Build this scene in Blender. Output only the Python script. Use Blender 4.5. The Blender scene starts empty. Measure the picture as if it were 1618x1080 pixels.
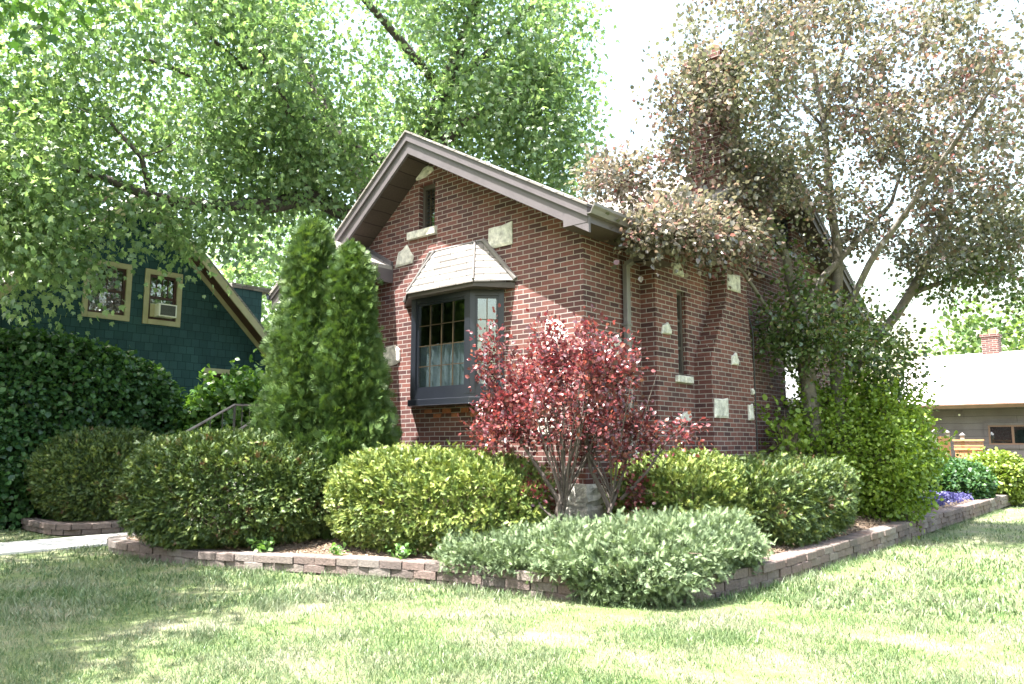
import bpy, math, random
import numpy as np
from mathutils import Vector, noise as mnoise
from mathutils.geometry import tessellate_polygon

random.seed(7)
RNG = np.random.default_rng(11)
R = math.radians
sc = bpy.context.scene
COL = sc.collection

# ------------------------------------------------------------------ helpers
def tag(o, label=None, cat=None, group=None, kind=None):
    if label: o['label'] = label
    if cat: o['category'] = cat
    if group: o['group'] = group
    if kind: o['kind'] = kind
    return o

def empty(name, loc=(0, 0, 0)):
    o = bpy.data.objects.new(name, None)
    o.location = loc
    COL.objects.link(o)
    return o

def par(o, p):
    if p is not None:
        o.parent = p
        off = Vector((0, 0, 0))
        q = p
        while q is not None:
            off += q.location
            q = q.parent
        o.location = -off          # child meshes are written in world coordinates
    return o

class MB:
    def __init__(s): s.v = []; s.f = []
    def add(s, v, f):
        n = len(s.v); s.v += [tuple(p) for p in v]; s.f += [tuple(i + n for i in q) for q in f]; return s
    def box(s, x0, x1, y0, y1, z0, z1):
        v = [(x0,y0,z0),(x1,y0,z0),(x1,y1,z0),(x0,y1,z0),(x0,y0,z1),(x1,y0,z1),(x1,y1,z1),(x0,y1,z1)]
        return s.add(v, [(0,3,2,1),(4,5,6,7),(0,1,5,4),(1,2,6,5),(2,3,7,6),(3,0,4,7)])
    def hexa(s, a, b):          # two quads a (4 pts), b (4 pts)
        return s.add(list(a) + list(b), [(0,3,2,1),(4,5,6,7),(0,1,5,4),(1,2,6,5),(2,3,7,6),(3,0,4,7)])
    def extr(s, poly, d):       # polygon of 3-D points swept by vector d
        n = len(poly); d = Vector(d)
        v = [Vector(p) for p in poly]; v += [p + d for p in v]
        tri = tessellate_polygon([[Vector(p) for p in poly]])
        f = [tuple(t) for t in tri] + [tuple(i + n for i in t) for t in tri]
        f += [(i, (i + 1) % n, (i + 1) % n + n, i + n) for i in range(n)]
        return s.add(v, f)
    def holed(s, outer, holes, to3):   # flat sheet with holes, 2-D loops mapped by to3
        loops = [[Vector((a, b, 0)) for a, b in L] for L in [outer] + holes]
        flat = [p for L in loops for p in L]
        return s.add([to3(p.x, p.y) for p in flat], [tuple(t) for t in tessellate_polygon(loops)])
    def tube(s, pts, rad, n=6, cap=True):
        pts = [Vector(p) for p in pts]; k = len(pts)
        if not hasattr(rad, '__len__'): rad = [rad] * k
        base = len(s.v); ref = None
        for i, p in enumerate(pts):
            t = (pts[min(i + 1, k - 1)] - pts[max(i - 1, 0)])
            if t.length < 1e-9: t = Vector((0, 0, 1))
            t.normalize()
            if ref is None: ref = Vector((1, 0, 0)) if abs(t.x) < .8 else Vector((0, 1, 0))
            a = (ref - t * ref.dot(t))
            if a.length < 1e-6: a = Vector((0, 1, 0)) - t * t.y
            a.normalize(); ref = a; b = t.cross(a)
            for j in range(n):
                w = 2 * math.pi * j / n
                s.v.append(tuple(p + (a * math.cos(w) + b * math.sin(w)) * rad[i]))
        for i in range(k - 1):
            for j in range(n):
                s.f.append((base+i*n+j, base+i*n+(j+1)%n, base+(i+1)*n+(j+1)%n, base+(i+1)*n+j))
        if cap:
            s.f.append(tuple(base + j for j in reversed(range(n))))
            s.f.append(tuple(base + (k-1)*n + j for j in range(n)))
        return s
    def build(s, name, mat, parent=None, bevel=0, smooth=False):
        me = bpy.data.meshes.new(name)
        me.from_pydata(s.v, [], s.f); me.update()
        if mat: me.materials.append(mat)
        o = bpy.data.objects.new(name, me); COL.objects.link(o)
        if smooth:
            me.polygons.foreach_set('use_smooth', [True] * len(me.polygons))
        if bevel:
            m = o.modifiers.new('bevel', 'BEVEL'); m.width = bevel; m.segments = 2; m.limit_method = 'ANGLE'
        return par(o, parent)

def np_mesh(name, V, F, mat, parent=None, smooth=False):
    """V (n,3), F (m,k): one mesh from arrays, all faces with k corners."""
    me = bpy.data.meshes.new(name)
    V = np.asarray(V, np.float32); F = np.asarray(F, np.int32); k = F.shape[1]
    me.vertices.add(len(V)); me.vertices.foreach_set('co', V.ravel())
    me.loops.add(F.size); me.loops.foreach_set('vertex_index', F.ravel())
    me.polygons.add(len(F))
    me.polygons.foreach_set('loop_start', np.arange(0, F.size, k, dtype=np.int32))
    me.polygons.foreach_set('loop_total', np.full(len(F), k, np.int32))
    if smooth: me.polygons.foreach_set('use_smooth', np.ones(len(F), bool))
    me.update(calc_edges=True)
    me.materials.append(mat)
    o = bpy.data.objects.new(name, me); COL.objects.link(o)
    return par(o, parent)

def unit(a):
    return a / np.maximum(np.linalg.norm(a, axis=-1, keepdims=True), 1e-9)

def frames(axis, normal):
    y = unit(axis); x = unit(np.cross(y, normal)); z = np.cross(x, y)
    return np.stack([x, y, z], axis=-1)      # columns

def scatter(tv, tf, P, axis, normal, size):
    """copies of a template (x = width, y = length, z = normal) -> one vertex and face array"""
    M = frames(axis, normal) * np.asarray(size)[:, None, None]
    V = np.einsum('nij,kj->nki', M, tv) + P[:, None, :]
    F = (np.arange(len(P)) * len(tv))[:, None, None] + np.asarray(tf)[None]
    return V.reshape(-1, 3), F.reshape(-1, len(tf[0]))

def rdir(n):
    return unit(RNG.normal(size=(n, 3)))

# leaf templates --------------------------------------------------------
def leaf_t(w=.42, fold=.12, droop=.12):
    v = np.array([(0,0,0),(w*.8,.3,fold),(w*.75,.65,fold*.8-droop*.4),(0,1,-droop),(-w*.75,.65,fold*.8-droop*.4),(-w*.8,.3,fold),(0,.5,0)], np.float32)
    v[:, 0] *= .6
    f = [(0,1,6),(1,2,6),(2,3,6),(3,4,6),(4,5,6),(5,0,6)]
    return v, f
def maple_t():
    out = [(0,0,0),(.22,.08,.03),(.5,.12,-.02),(.36,.3,.03),(.55,.62,-.05),(.26,.55,.03),(.17,.66,.02),(0,1.05,-.1)]
    pts = out + [(-x, y, z) for x, y, z in out[-2:0:-1]]
    v = np.array(pts + [(0,.4,0)], np.float32); n = len(pts)
    return v, [(i, (i+1) % n, n) for i in range(n)]
def spray_t(k=6, ln=.42, wid=.16, bend=.25, taper=.5):
    """flat needle spray, one connected island: spine with a pointed leaflet on both sides of every step"""
    v = []; f = []
    for i in range(k + 1):
        t = i / k; v.append((0, t, -bend * t * t))
    for i in range(k):
        t = (i + .5) / k; L = ln * (1 - taper * t)
        for s in (-1, 1):
            n = len(v); v.append((s * L, t + .2, -bend * t * t + RNG.uniform(-.08, .1)))
            f.append((i, i + 1, n) if s > 0 else (i + 1, i, n))
    return np.array(v, np.float32), f
def fan_t():
    v = [(0,0,0)]; f = []
    a = [-70,-48,-28,-10,10,28,48,70]
    for q in a:
        r = 1 - .25 * abs(q) / 70; th = R(q); d = R(6)
        n = len(v)
        z = RNG.uniform(-.1, .12)
        v += [(math.sin(th-d)*r*.72, math.cos(th-d)*r*.72, z), (math.sin(th)*r, math.cos(th)*r, z-.05), (math.sin(th+d)*r*.72, math.cos(th+d)*r*.72, z)]
        f += [(0, n, n+2), (n, n+1, n+2)]
    return np.array(v, np.float32), f

# ------------------------------------------------------------------ materials
def nt(name):
    m = bpy.data.materials.new(name); m.use_nodes = True
    t = m.node_tree; b = t.nodes['Principled BSDF']
    return m, t, b
def N(t, typ, **kw):
    n = t.nodes.new(typ)
    for k, v in kw.items():
        if k in n.inputs: n.inputs[k].default_value = v
        else: setattr(n, k, v)
    return n
def L(t, a, b): t.links.new(a, b)
def ramp(t, fac, stops):
    r = t.nodes.new('ShaderNodeValToRGB'); e = r.color_ramp.elements
    while len(e) < len(stops): e.new(.5)
    for q, (p, c) in zip(e, stops): q.position = p; q.color = (*c, 1)
    if fac is not None: L(t, fac, r.inputs[0])
    return r.outputs[0]
def mixc(t, fac, a, b, mode='MIX'):
    m = t.nodes.new('ShaderNodeMix'); m.data_type = 'RGBA'; m.blend_type = mode
    for sock, val in ((m.inputs[0], fac), (m.inputs[6], a), (m.inputs[7], b)):
        if hasattr(val, 'links'): L(t, val, sock)
        elif isinstance(val, (int, float)): sock.default_value = val
        else: sock.default_value = (*val, 1)
    return m.outputs[2]
def pos(t): return t.nodes.new('ShaderNodeNewGeometry').outputs['Position']
def noise(t, scale, detail=4, rough=.6, vec=None):
    n = N(t, 'ShaderNodeTexNoise', Scale=scale, Detail=detail, Roughness=rough)
    L(t, vec if vec is not None else pos(t), n.inputs['Vector'])
    return n.outputs['Fac']
def bump(t, b, h, strength=.5, dist=.02):
    n = N(t, 'ShaderNodeBump', Strength=strength, Distance=dist)
    L(t, h, n.inputs['Height']); L(t, n.outputs[0], b.inputs['Normal'])

def plain(name, c, rough=.6, var=.25, scale=6, bmp=0, metal=0, spec=.5):
    m, t, b = nt(name)
    f = noise(t, scale)
    d = tuple(x * (1 - var) for x in c); u = tuple(min(1, x * (1 + var)) for x in c)
    L(t, ramp(t, f, [(.3, d), (.7, u)]), b.inputs['Base Color'])
    b.inputs['Roughness'].default_value = rough; b.inputs['Metallic'].default_value = metal
    b.inputs['Specular IOR Level'].default_value = spec
    if bmp: bump(t, b, noise(t, scale * 6, 6), bmp, .02)
    return m

def leafm(name, stops, transl=.35, rough=.5, tint=(1.25, 1.25, .55), spec=.5, spot=None, patch=None, clump=None):
    """leaf: colour picked per leaf; light shines through. spot = (colour, noise scale, threshold) real dead growth"""
    m, t, b = nt(name)
    g = t.nodes.new('ShaderNodeNewGeometry')
    fac = g.outputs['Random Per Island']
    if clump:      # neighbouring shoots flush together
        a_ = N(t, 'ShaderNodeMapRange'); L(t, noise(t, clump, 2, .5), a_.inputs[0]); a_.inputs[1].default_value = .3; a_.inputs[2].default_value = .7
        b_ = N(t, 'ShaderNodeMix'); b_.inputs[0].default_value = .62; L(t, fac, b_.inputs[2]); L(t, a_.outputs[0], b_.inputs[3]); fac = b_.outputs[0]
    c = ramp(t, fac, stops)
    if patch:
        f = ramp(t, noise(t, patch[1], 2), [(.42, (0,0,0)), (.62, (1,1,1))])
        c = mixc(t, f, c, mixc(t, .6, c, patch[0]))
    if spot:
        f = ramp(t, noise(t, spot[1], 3), [(spot[2], (0,0,0)), (spot[2] + .06, (1,1,1))])
        c = mixc(t, f, c, spot[0])
    L(t, c, b.inputs['Base Color'])
    b.inputs['Roughness'].default_value = rough
    b.inputs['Specular IOR Level'].default_value = spec
    tr = t.nodes.new('ShaderNodeBsdfTranslucent')
    L(t, mixc(t, 1., c, tint, 'MULTIPLY'), tr.inputs['Color'])
    mx = t.nodes.new('ShaderNodeMixShader'); mx.inputs[0].default_value = transl
    L(t, b.outputs[0], mx.inputs[1]); L(t, tr.outputs[0], mx.inputs[2])
    L(t, mx.outputs[0], t.nodes['Material Output'].inputs['Surface'])
    return m

def bricky(name, w, h, mortar, cols, mcol, u='x+y', off=.5, rough=.85, bmp=.6, dist=.006, dirt=.45, uscale=1., shift=0.):
    """coursed material: cols = ramp over a random value per unit"""
    m, t, b = nt(name)
    p = pos(t); s = t.nodes.new('ShaderNodeSeparateXYZ'); L(t, p, s.inputs[0])
    if u == 'x+y':
        a = N(t, 'ShaderNodeMath', operation='ADD'); L(t, s.outputs[0], a.inputs[0]); L(t, s.outputs[1], a.inputs[1]); uo = a.outputs[0]
    else: uo = s.outputs['xyz'.index(u)]
    sh = N(t, 'ShaderNodeMath', operation='ADD'); L(t, uo, sh.inputs[0]); sh.inputs[1].default_value = 40 + shift
    zz = N(t, 'ShaderNodeMath', operation='ADD'); L(t, s.outputs[2], zz.inputs[0]); zz.inputs[1].default_value = 10
    # slight waviness of the courses
    wv = N(t, 'ShaderNodeTexNoise', Scale=1.7, Detail=2.); L(t, p, wv.inputs['Vector'])
    wm = N(t, 'ShaderNodeMath', operation='MULTIPLY_ADD'); L(t, wv.outputs['Fac'], wm.inputs[0]); wm.inputs[1].default_value = h * .22; L(t, zz.outputs[0], wm.inputs[2])
    c = t.nodes.new('ShaderNodeCombineXYZ'); L(t, sh.outputs[0], c.inputs[0]); L(t, wm.outputs[0], c.inputs[1])
    bt = N(t, 'ShaderNodeTexBrick', Scale=1., **{'Mortar Size': mortar, 'Mortar Smooth': .25, 'Bias': 0., 'Brick Width': w, 'Row Height': h})
    bt.offset = off; bt.inputs['Color1'].default_value = (0,0,0,1); bt.inputs['Color2'].default_value = (1,1,1,1); bt.inputs['Mortar'].default_value = (.5,.5,.5,1)
    L(t, c.outputs[0], bt.inputs['Vector'])
    col = ramp(t, bt.outputs['Color'], cols)
    n1 = noise(t, 55, 5, .7)
    col = mixc(t, .55, col, ramp(t, n1, [(.3, (.55,.55,.55)), (.7, (1.25,1.25,1.25))]), 'MULTIPLY')
    col = mixc(t, bt.outputs['Fac'], col, mcol)
    n2 = noise(t, 1.1, 5, .6)
    col = mixc(t, dirt, col, ramp(t, n2, [(.3, (.45,.42,.42)), (.65, (1.2,1.2,1.2))]), 'MULTIPLY')
    L(t, col, b.inputs['Base Color']); b.inputs['Roughness'].default_value = rough
    b.inputs['Specular IOR Level'].default_value = .25
    inv = N(t, 'ShaderNodeMath', operation='MULTIPLY_ADD'); L(t, bt.outputs['Fac'], inv.inputs[0]); inv.inputs[1].default_value = -1.; 
    inv.inputs[2].default_value = 1.
    bump(t, b, inv.outputs[0], bmp * .25, dist * .5)
    return m

M = {}
M['brick'] = bricky('red_brick', .213, .0677, .0065,
    [(0,(.056,.027,.027)),(.25,(.09,.038,.035)),(.5,(.122,.049,.042)),(.75,(.155,.064,.053)),(1,(.076,.04,.04))], (.26,.235,.215))
M['stone'] = plain('limestone', (.52,.505,.45), .9, .42, 13, 1.)
M['shingle'] = bricky('asphalt_shingle', .33, .125, .006,
    [(0,(.15,.138,.13)),(.5,(.21,.195,.185)),(1,(.28,.262,.248))], (.04,.037,.035), u='x+y', off=.37, bmp=.7, dist=.012)
M['fascia'] = plain('painted_fascia', (.085,.074,.080), .45, .1, 5)
M['soffit'] = bricky('soffit_panel', 3., .16, .006, [(0,(.05,.037,.032)),(1,(.06,.045,.038))], (.02,.015,.013), u='x+y', bmp=.4)
M['soffit2'] = plain('eave_soffit', (.055,.043,.036), .6, .12, 5)
M['slate'] = plain('blue_grey_paint', (.009,.011,.016), .35, .15, 4)
M['gutter'] = plain('gutter_metal', (.13,.12,.115), .4, .12, 4)
M['copper'] = plain('brass_came', (.075,.055,.032), .35, .2, 20, 0, .6)
M['iron'] = plain('wrought_iron', (.012,.011,.011), .5, .2, 10)
M['whiteiron'] = plain('white_ironwork', (.75,.75,.74), .5, .1, 10)
M['curtain'] = plain('lace_curtain', (.17,.19,.21), .9, .12, 14, .3)
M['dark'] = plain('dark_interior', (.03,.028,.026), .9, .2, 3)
M['cream'] = plain('cream_trim', (.40,.37,.24), .6, .12, 4)
M['maroon'] = plain('maroon_sash', (.055,.024,.022), .5, .15, 4)
M['teal'] = bricky('teal_shake', .21, .2, .006, [(0,(.024,.064,.076)),(.5,(.031,.078,.091)),(1,(.038,.092,.105))], (.006,.022,.03), u='y', off=.43, bmp=.7, dist=.012, dirt=.35)
M['white'] = plain('white_plastic', (.75,.75,.72), .45, .06, 4)
M['grille'] = bricky('grille', 2., .016, .003, [(0,(.10,.11,.11)),(1,(.12,.13,.13))], (.03,.03,.03), u='y', bmp=.3)
M['garage'] = bricky('grey_siding', 6., .2, .006, [(0,(.135,.118,.13)),(1,(.155,.136,.148))], (.06,.055,.06), u='x', bmp=.5, dist=.01)
M['brown'] = plain('brown_metal', (.17,.10,.075), .45, .12, 4)
M['roofpale'] = bricky('pale_shingle', .4, .14, .006, [(0,(.5,.48,.46)),(1,(.6,.58,.56))], (.36,.35,.34), u='x', bmp=.4)
M['wood'] = plain('cedar_board', (.40,.19,.085), .7, .25, 8, .3)
M['greywood'] = plain('weathered_post', (.22,.2,.17), .8, .25, 8, .3)
M['bark'] = plain('grey_bark', (.135,.12,.10), .9, .4, 9, 1.)
M['barkdark'] = plain('dark_bark', (.05,.042,.036), .9, .4, 6, 1.)
M['stemdark'] = plain('grey_brown_stem', (.075,.06,.052), .9, .4, 14, .4)
M['twig'] = plain('brown_twig', (.11,.085,.06), .9, .4, 14, .4)
M['concrete'] = plain('concrete', (.52,.50,.47), .9, .12, 5, .3)
M['cable'] = plain('black_cable', (.02,.02,.02), .6, .1, 4)

def glass(name, see=.5):
    m, t, b = nt(name); t.nodes.remove(b)
    g = N(t, 'ShaderNodeBsdfGlossy', Roughness=.015); g.inputs['Color'].default_value = (.9,.95,1,1)
    # old panes: slight ripple
    bp = N(t, 'ShaderNodeBump', Strength=.12, Distance=.01); L(t, noise(t, 5, 1), bp.inputs['Height']); L(t, bp.outputs[0], g.inputs['Normal'])
    tr = t.nodes.new('ShaderNodeBsdfTransparent'); tr.inputs['Color'].default_value = (.8,.85,.85,1)
    lw_ = N(t, 'ShaderNodeLayerWeight', Blend=.5); pw = N(t, 'ShaderNodeMath', operation='POWER'); L(t, lw_.outputs['Facing'], pw.inputs[0]); pw.inputs[1].default_value = 4.
    ad = N(t, 'ShaderNodeMath', operation='MULTIPLY_ADD'); L(t, pw.outputs[0], ad.inputs[0]); ad.inputs[1].default_value = .8; ad.inputs[2].default_value = .14
    mx = t.nodes.new('ShaderNodeMixShader'); L(t, ad.outputs[0], mx.inputs[0]); L(t, tr.outputs[0], mx.inputs[1]); L(t, g.outputs[0], mx.inputs[2])
    L(t, mx.outputs[0], t.nodes['Material Output'].inputs['Surface'])
    return m
M['glass'] = glass('window_glass')

# foliage
M['yew'] = leafm('yew_needles', [(0,(.036,.065,.02)),(.3,(.07,.115,.027)),(.55,(.15,.20,.045)),(.8,(.28,.325,.08)),(1,(.41,.43,.14))], .1, .5, (1.1,1.1,.5), .35, spot=((.10,.06,.03), 5., .66), clump=9.)
M['yewdark'] = leafm('yew_old_needles', [(0,(.026,.05,.018)),(.45,(.055,.092,.026)),(.75,(.125,.17,.036)),(1,(.25,.29,.06))], .1, .5, (1.1,1.1,.5), .35, spot=((.12,.06,.035), 4., .62), clump=8.)
M['juniper'] = leafm('juniper_needles', [(0,(.075,.115,.06)),(.5,(.135,.185,.095)),(.85,(.22,.28,.15)),(1,(.32,.37,.22))], .2, .6, (1,1.1,.7), .3, spot=((.20,.17,.09), 4., .68), clump=7.)
M['arbor'] = leafm('arborvitae_scales', [(0,(.033,.068,.02)),(.5,(.062,.112,.031)),(1,(.125,.185,.05))], .2, .5, (1.2,1.2,.5), .3, spot=((.11,.075,.03), 6., .71), clump=7.)
M['maple'] = leafm('maple_leaves', [(0,(.085,.15,.068)),(.4,(.13,.21,.09)),(.75,(.18,.265,.115)),(1,(.25,.335,.155))], .58, .36, (1.3,1.35,.85), .7)
M['maple2'] = leafm('street_leaves', [(0,(.03,.085,.025)),(1,(.08,.17,.04))], .35, .5, (1.4,1.3,.5), .4)
M['plum'] = leafm('plum_leaves', [(0,(.06,.062,.042)),(.3,(.115,.112,.08)),(.55,(.165,.152,.118)),(.80,(.20,.165,.138)),(.93,(.225,.135,.128)),(1,(.25,.10,.10))], .5, .2, (1.12,1.08,.88), 1., patch=((.11,.145,.075), .35))
M['plumlow'] = leafm('plum_low_leaves', [(0,(.045,.085,.03)),(.5,(.08,.125,.045)),(.85,(.12,.16,.06)),(1,(.17,.12,.07))], .4, .25, (1.25,1.25,.6), .8)
M['cherry'] = leafm('cherry_leaves', [(0,(.055,.016,.022)),(.35,(.105,.026,.034)),(.65,(.16,.042,.048)),(.9,(.225,.07,.065)),(1,(.29,.11,.075))], .32, .28, (1.3,.8,.75), .9)
M['privet'] = leafm('bright_leaves', [(0,(.095,.17,.024)),(.5,(.155,.245,.036)),(1,(.23,.32,.06))], .4, .4, (1.3,1.2,.5), .4)
M['hedge'] = leafm('hedge_leaves', [(0,(.028,.07,.026)),(.5,(.05,.12,.04)),(1,(.09,.18,.055))], .35, .35, (1.3,1.3,.5), .45)
M['vib'] = leafm('viburnum_leaves', [(0,(.05,.12,.03)),(1,(.13,.24,.05))], .35, .35, (1.3,1.3,.5), .55)
M['box'] = leafm('boxwood_leaves', [(0,(.02,.06,.02)),(1,(.06,.13,.035))], .3, .4, (1.2,1.2,.5), .4)
M['boxlight'] = leafm('gold_leaves', [(0,(.09,.15,.03)),(1,(.24,.30,.06))], .3, .4, (1.2,1.2,.5), .4)
M['spruce'] = leafm('spruce_needles', [(0,(.012,.028,.018)),(1,(.03,.055,.035))], .1, .6, (1,1,.7), .3)
M['fartree'] = leafm('far_leaves', [(0,(.06,.12,.04)),(1,(.16,.24,.08))], .4, .5, (1.3,1.2,.6), .4)
M['weed'] = leafm('weed_leaves', [(0,(.07,.16,.04)),(1,(.16,.28,.08))], .35, .5)
M['violet'] = leafm('violet_petals', [(0,(.035,.035,.11)),(1,(.10,.09,.24))], .3, .5, (1,1,1.2))

# grass: blades vary per blade, dry straw in patches
def grassm():
    m, t, b = nt('grass_blades')
    g = t.nodes.new('ShaderNodeNewGeometry')
    c = ramp(t, g.outputs['Random Per Island'], [(0,(.055,.105,.034)),(.4,(.09,.158,.055)),(.75,(.145,.205,.085)),(1,(.215,.255,.14))])
    straw = ramp(t, g.outputs['Random Per Island'], [(0,(.13,.16,.09)),(.5,(.205,.22,.15)),(1,(.31,.315,.24))])
    f = ramp(t, noise(t, 1.3, 6, .7), [(.42,(0,0,0)),(.68,(.8,.8,.8))])
    c = mixc(t, f, c, straw)
    L(t, c, b.inputs['Base Color']); b.inputs['Roughness'].default_value = .45; b.inputs['Specular IOR Level'].default_value = .45
    tr = t.nodes.new('ShaderNodeBsdfTranslucent'); L(t, c, tr.inputs['Color'])
    mx = t.nodes.new('ShaderNodeMixShader'); mx.inputs[0].default_value = .3
    L(t, b.outputs[0], mx.inputs[1]); L(t, tr.outputs[0], mx.inputs[2]); L(t, mx.outputs[0], t.nodes['Material Output'].inputs['Surface'])
    return m
M['grass'] = grassm()
def lawnm():
    m, t, b = nt('lawn_ground')
    c = ramp(t, noise(t, 30, 6, .7), [(.3,(.05,.075,.02)),(.55,(.10,.14,.04)),(.75,(.2,.2,.1))])
    f = ramp(t, noise(t, 1.3, 6, .7), [(.42,(0,0,0)),(.68,(.8,.8,.8))])
    c = mixc(t, f, c, ramp(t, noise(t, 40, 6, .7), [(.3,(.14,.12,.08)),(.7,(.27,.24,.17))]))
    L(t, c, b.inputs['Base Color']); b.inputs['Roughness'].default_value = .95
    bump(t, b, noise(t, 60, 5), .8, .03)
    return m
M['lawn'] = lawnm()
M['soil'] = plain('bed_soil', (.12,.085,.06), .95, .45, 22, 1.)
def chipm():
    m, t, b = nt('mulch_chips'); g = t.nodes.new('ShaderNodeNewGeometry')
    L(t, ramp(t, g.outputs['Random Per Island'], [(0,(.09,.055,.035)),(.5,(.2,.14,.09)),(1,(.36,.28,.2))]), b.inputs['Base Color']); b.inputs['Roughness'].default_value = .9
    return m
M['chip'] = chipm()
def blockm():
    m, t, b = nt('retaining_block'); g = t.nodes.new('ShaderNodeNewGeometry')
    c = ramp(t, g.outputs['Random Per Island'], [(0,(.10,.085,.08)),(.35,(.15,.11,.10)),(.7,(.165,.135,.122)),(1,(.19,.172,.158))])
    c = mixc(t, .7, c, ramp(t, noise(t, 24, 6, .75), [(.3,(.5,.48,.48)),(.7,(1.4,1.35,1.3))]), 'MULTIPLY')
    L(t, c, b.inputs['Base Color']); b.inputs['Roughness'].default_value = .92
    bump(t, b, noise(t, 45, 6, .7), 1., .02)
    return m
M['block'] = blockm()

# ------------------------------------------------------------------ ground
lawn = MB().add([(-180,-120,0),(160,-120,0),(160,220,0),(-180,220,0)], [(0,1,2,3)]).build('lawn', M['lawn']); tag(lawn, kind='structure')

WALL = [(-12.35,5.75),(-12.3,5.1),(-11.9,4.82),(-10.9,4.86),(-9.78,5.05),(-8.6,5.42),(-7.44,5.82),(-6.37,6.12),(-5.2,6.25),(-4.55,6.4),(-4.05,6.68),(-3.75,7.15),(-3.66,8.0),(-3.64,9.7),(-3.64,14.3),(-3.7,20.),(-3.75,24.2)]
def resample(pts, step, smooth=2):
    P = [Vector((x, y, 0)) for x, y in pts]
    for _ in range(smooth):       # corner cutting
        Q = [P[0]]
        for a, b in zip(P, P[1:]): Q += [a.lerp(b, .25), a.lerp(b, .75)]
        P = Q + [P[-1]]
    out = [P[0]]; acc = 0
    for a, b in zip(P, P[1:]):
        d = (b - a).length; s = step - acc
        while s <= d: out.append(a.lerp(b, s / d)); s += step
        acc = (acc + d) % step
    return out
def wall_top(p):                  # top of the cap course; ground falls a little towards the corner
    t = min(1, max(0, (p.x + 9.5) / 3.5))
    return .175 + .07 * t + (.06 * min(1, max(0, (p.y - 9) / 6)) if p.x > -4.5 else 0)
WL = resample(WALL, .3)
def side_normal(i):
    t = (WL[min(i+1, len(WL)-1)] - WL[max(i-1, 0)]).normalized()
    return Vector((t.y, -t.x, 0))    # outwards (towards the lawn)
rw = empty('retaining_wall', (-5, 6, 0))
tag(rw, 'low curved retaining wall of reddish grey blocks round the planting bed', 'garden wall')
def courses(path, topf, parent, depths=((0, .0, 'cap_course'), (1, .012, 'block_course'), (2, .024, 'block_course'))):
    for c, setback, nm in depths:
        mb = MB(); rr = random.Random(c + 5)
        q = resample([(p.x, p.y) for p in path], .3 if c != 1 else .3, 0)
        off = 0 if c % 2 == 0 else .5
        n = len(q)
        for i in range(n - 1):
            a, b = q[i], q[i + 1]
            if off:
                a = a.lerp(b, .5); b = q[i+1].lerp(q[min(i+2, n-1)], .5)
                if (b - a).length < .1: continue
            t = (b - a).normalized(); nn = Vector((t.y, -t.x, 0))
            g = .006; a2 = a + t * g; b2 = b - t * g
            j = rr.uniform(-.012, .012); out = .03 - setback + j
            zt = (topf(a) + topf(b)) / 2 - c * .092 + rr.uniform(-.003, .003); zb = zt - .088
            ins = -.22
            m1 = a2.lerp(b2, .33); m2 = a2.lerp(b2, .67); fo = .005
            poly = [a2 + nn*ins, b2 + nn*ins, b2 + nn*out, m2 + nn*(out+fo), m1 + nn*(out+fo), a2 + nn*out]
            k = len(poly); sh = .93
            ctr = sum((p for p in poly), Vector()) / k
            v = [(p.x, p.y, zb) for p in poly] + [(p.x, p.y, zt-.012) for p in poly] + [(ctr.x+(p.x-ctr.x)*sh, ctr.y+(p.y-ctr.y)*sh, zt) for p in poly]
            f = [tuple(range(2*k, 3*k))]
            for r in (0, 1): f += [(r*k+i2, r*k+(i2+1)%k, (r+1)*k+(i2+1)%k, (r+1)*k+i2) for i2 in range(k)]
            mb.add(v, f)
        mb.build(nm, M['block'], parent)
courses(WL, wall_top, rw)

lw = empty('retaining_wall', (-15, 5.2, 0))
tag(lw, 'short low block retaining wall left of the concrete walk under the far left yew', 'garden wall')
LW = [Vector(p) for p in ((-16.7,5.6,0),(-16.5,5.1,0),(-15.4,5.05,0),(-14.35,5.1,0),(-14.2,5.5,0),(-14.2,6.4,0))]
courses(resample([(p.x, p.y) for p in LW], .3, 1), lambda p: .2, lw, ((0, 0, 'cap_course'), (1, .012, 'block_course')))

# planting bed: soil lofted from behind the wall up to the houses
inner = []
for i, p in enumerate(WL):
    n = side_normal(i); inner.append((p - n * .1, wall_top(p) - .045))
def bed_target(p):
    if p.x > -4.4 and p.y > 7.5: return Vector((-5.4, p.y + .3, 0))
    if p.x < -11: return Vector((-11., 7.5, 0))
    return Vector((p.x * .75 - 1.9, 8.1, 0))
mb = MB(); ROW = 9
bedpts = []
for p, z in inner:
    q = bed_target(p)
    for k in range(ROW):
        t = k / (ROW - 1); w = p.lerp(q, t)
        bedpts.append((w.x, w.y, z + .27 * math.sin(t * math.pi / 2) + .015 * mnoise.noise(w * 3)))
f = [(i*ROW+k, i*ROW+k+1, (i+1)*ROW+k+1, (i+1)*ROW+k) for i in range(len(inner)-1) for k in range(ROW-1)]
bed = mb.add(bedpts, f).build('planting_bed', M['soil'], smooth=True); tag(bed, kind='structure')
lb = MB().add([(-16.6,5.2,.15),(-14.3,5.2,.15),(-14.3,8.5,.3),(-16.6,8.5,.3)], [(0,1,2,3)]).build('planting_bed', M['soil']); tag(lb, kind='structure')
BP = np.array(bedpts).reshape(len(inner), ROW, 3)
def bed_sample(n, i0=0, i1=None, k0=0, k1=None):
    i1 = i1 or len(inner) - 1; k1 = k1 or ROW - 1
    i = RNG.integers(i0, i1, n); k = RNG.integers(k0, k1, n); u = RNG.random((n,1)); w = RNG.random((n,1))
    return (BP[i,k]*(1-u)+BP[i+1,k]*u)*(1-w) + (BP[i,k+1]*(1-u)+BP[i+1,k+1]*u)*w
P = bed_sample(14000, 0, int(len(inner)*.7), 0, 5) + np.array([0,0,.008])
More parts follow.
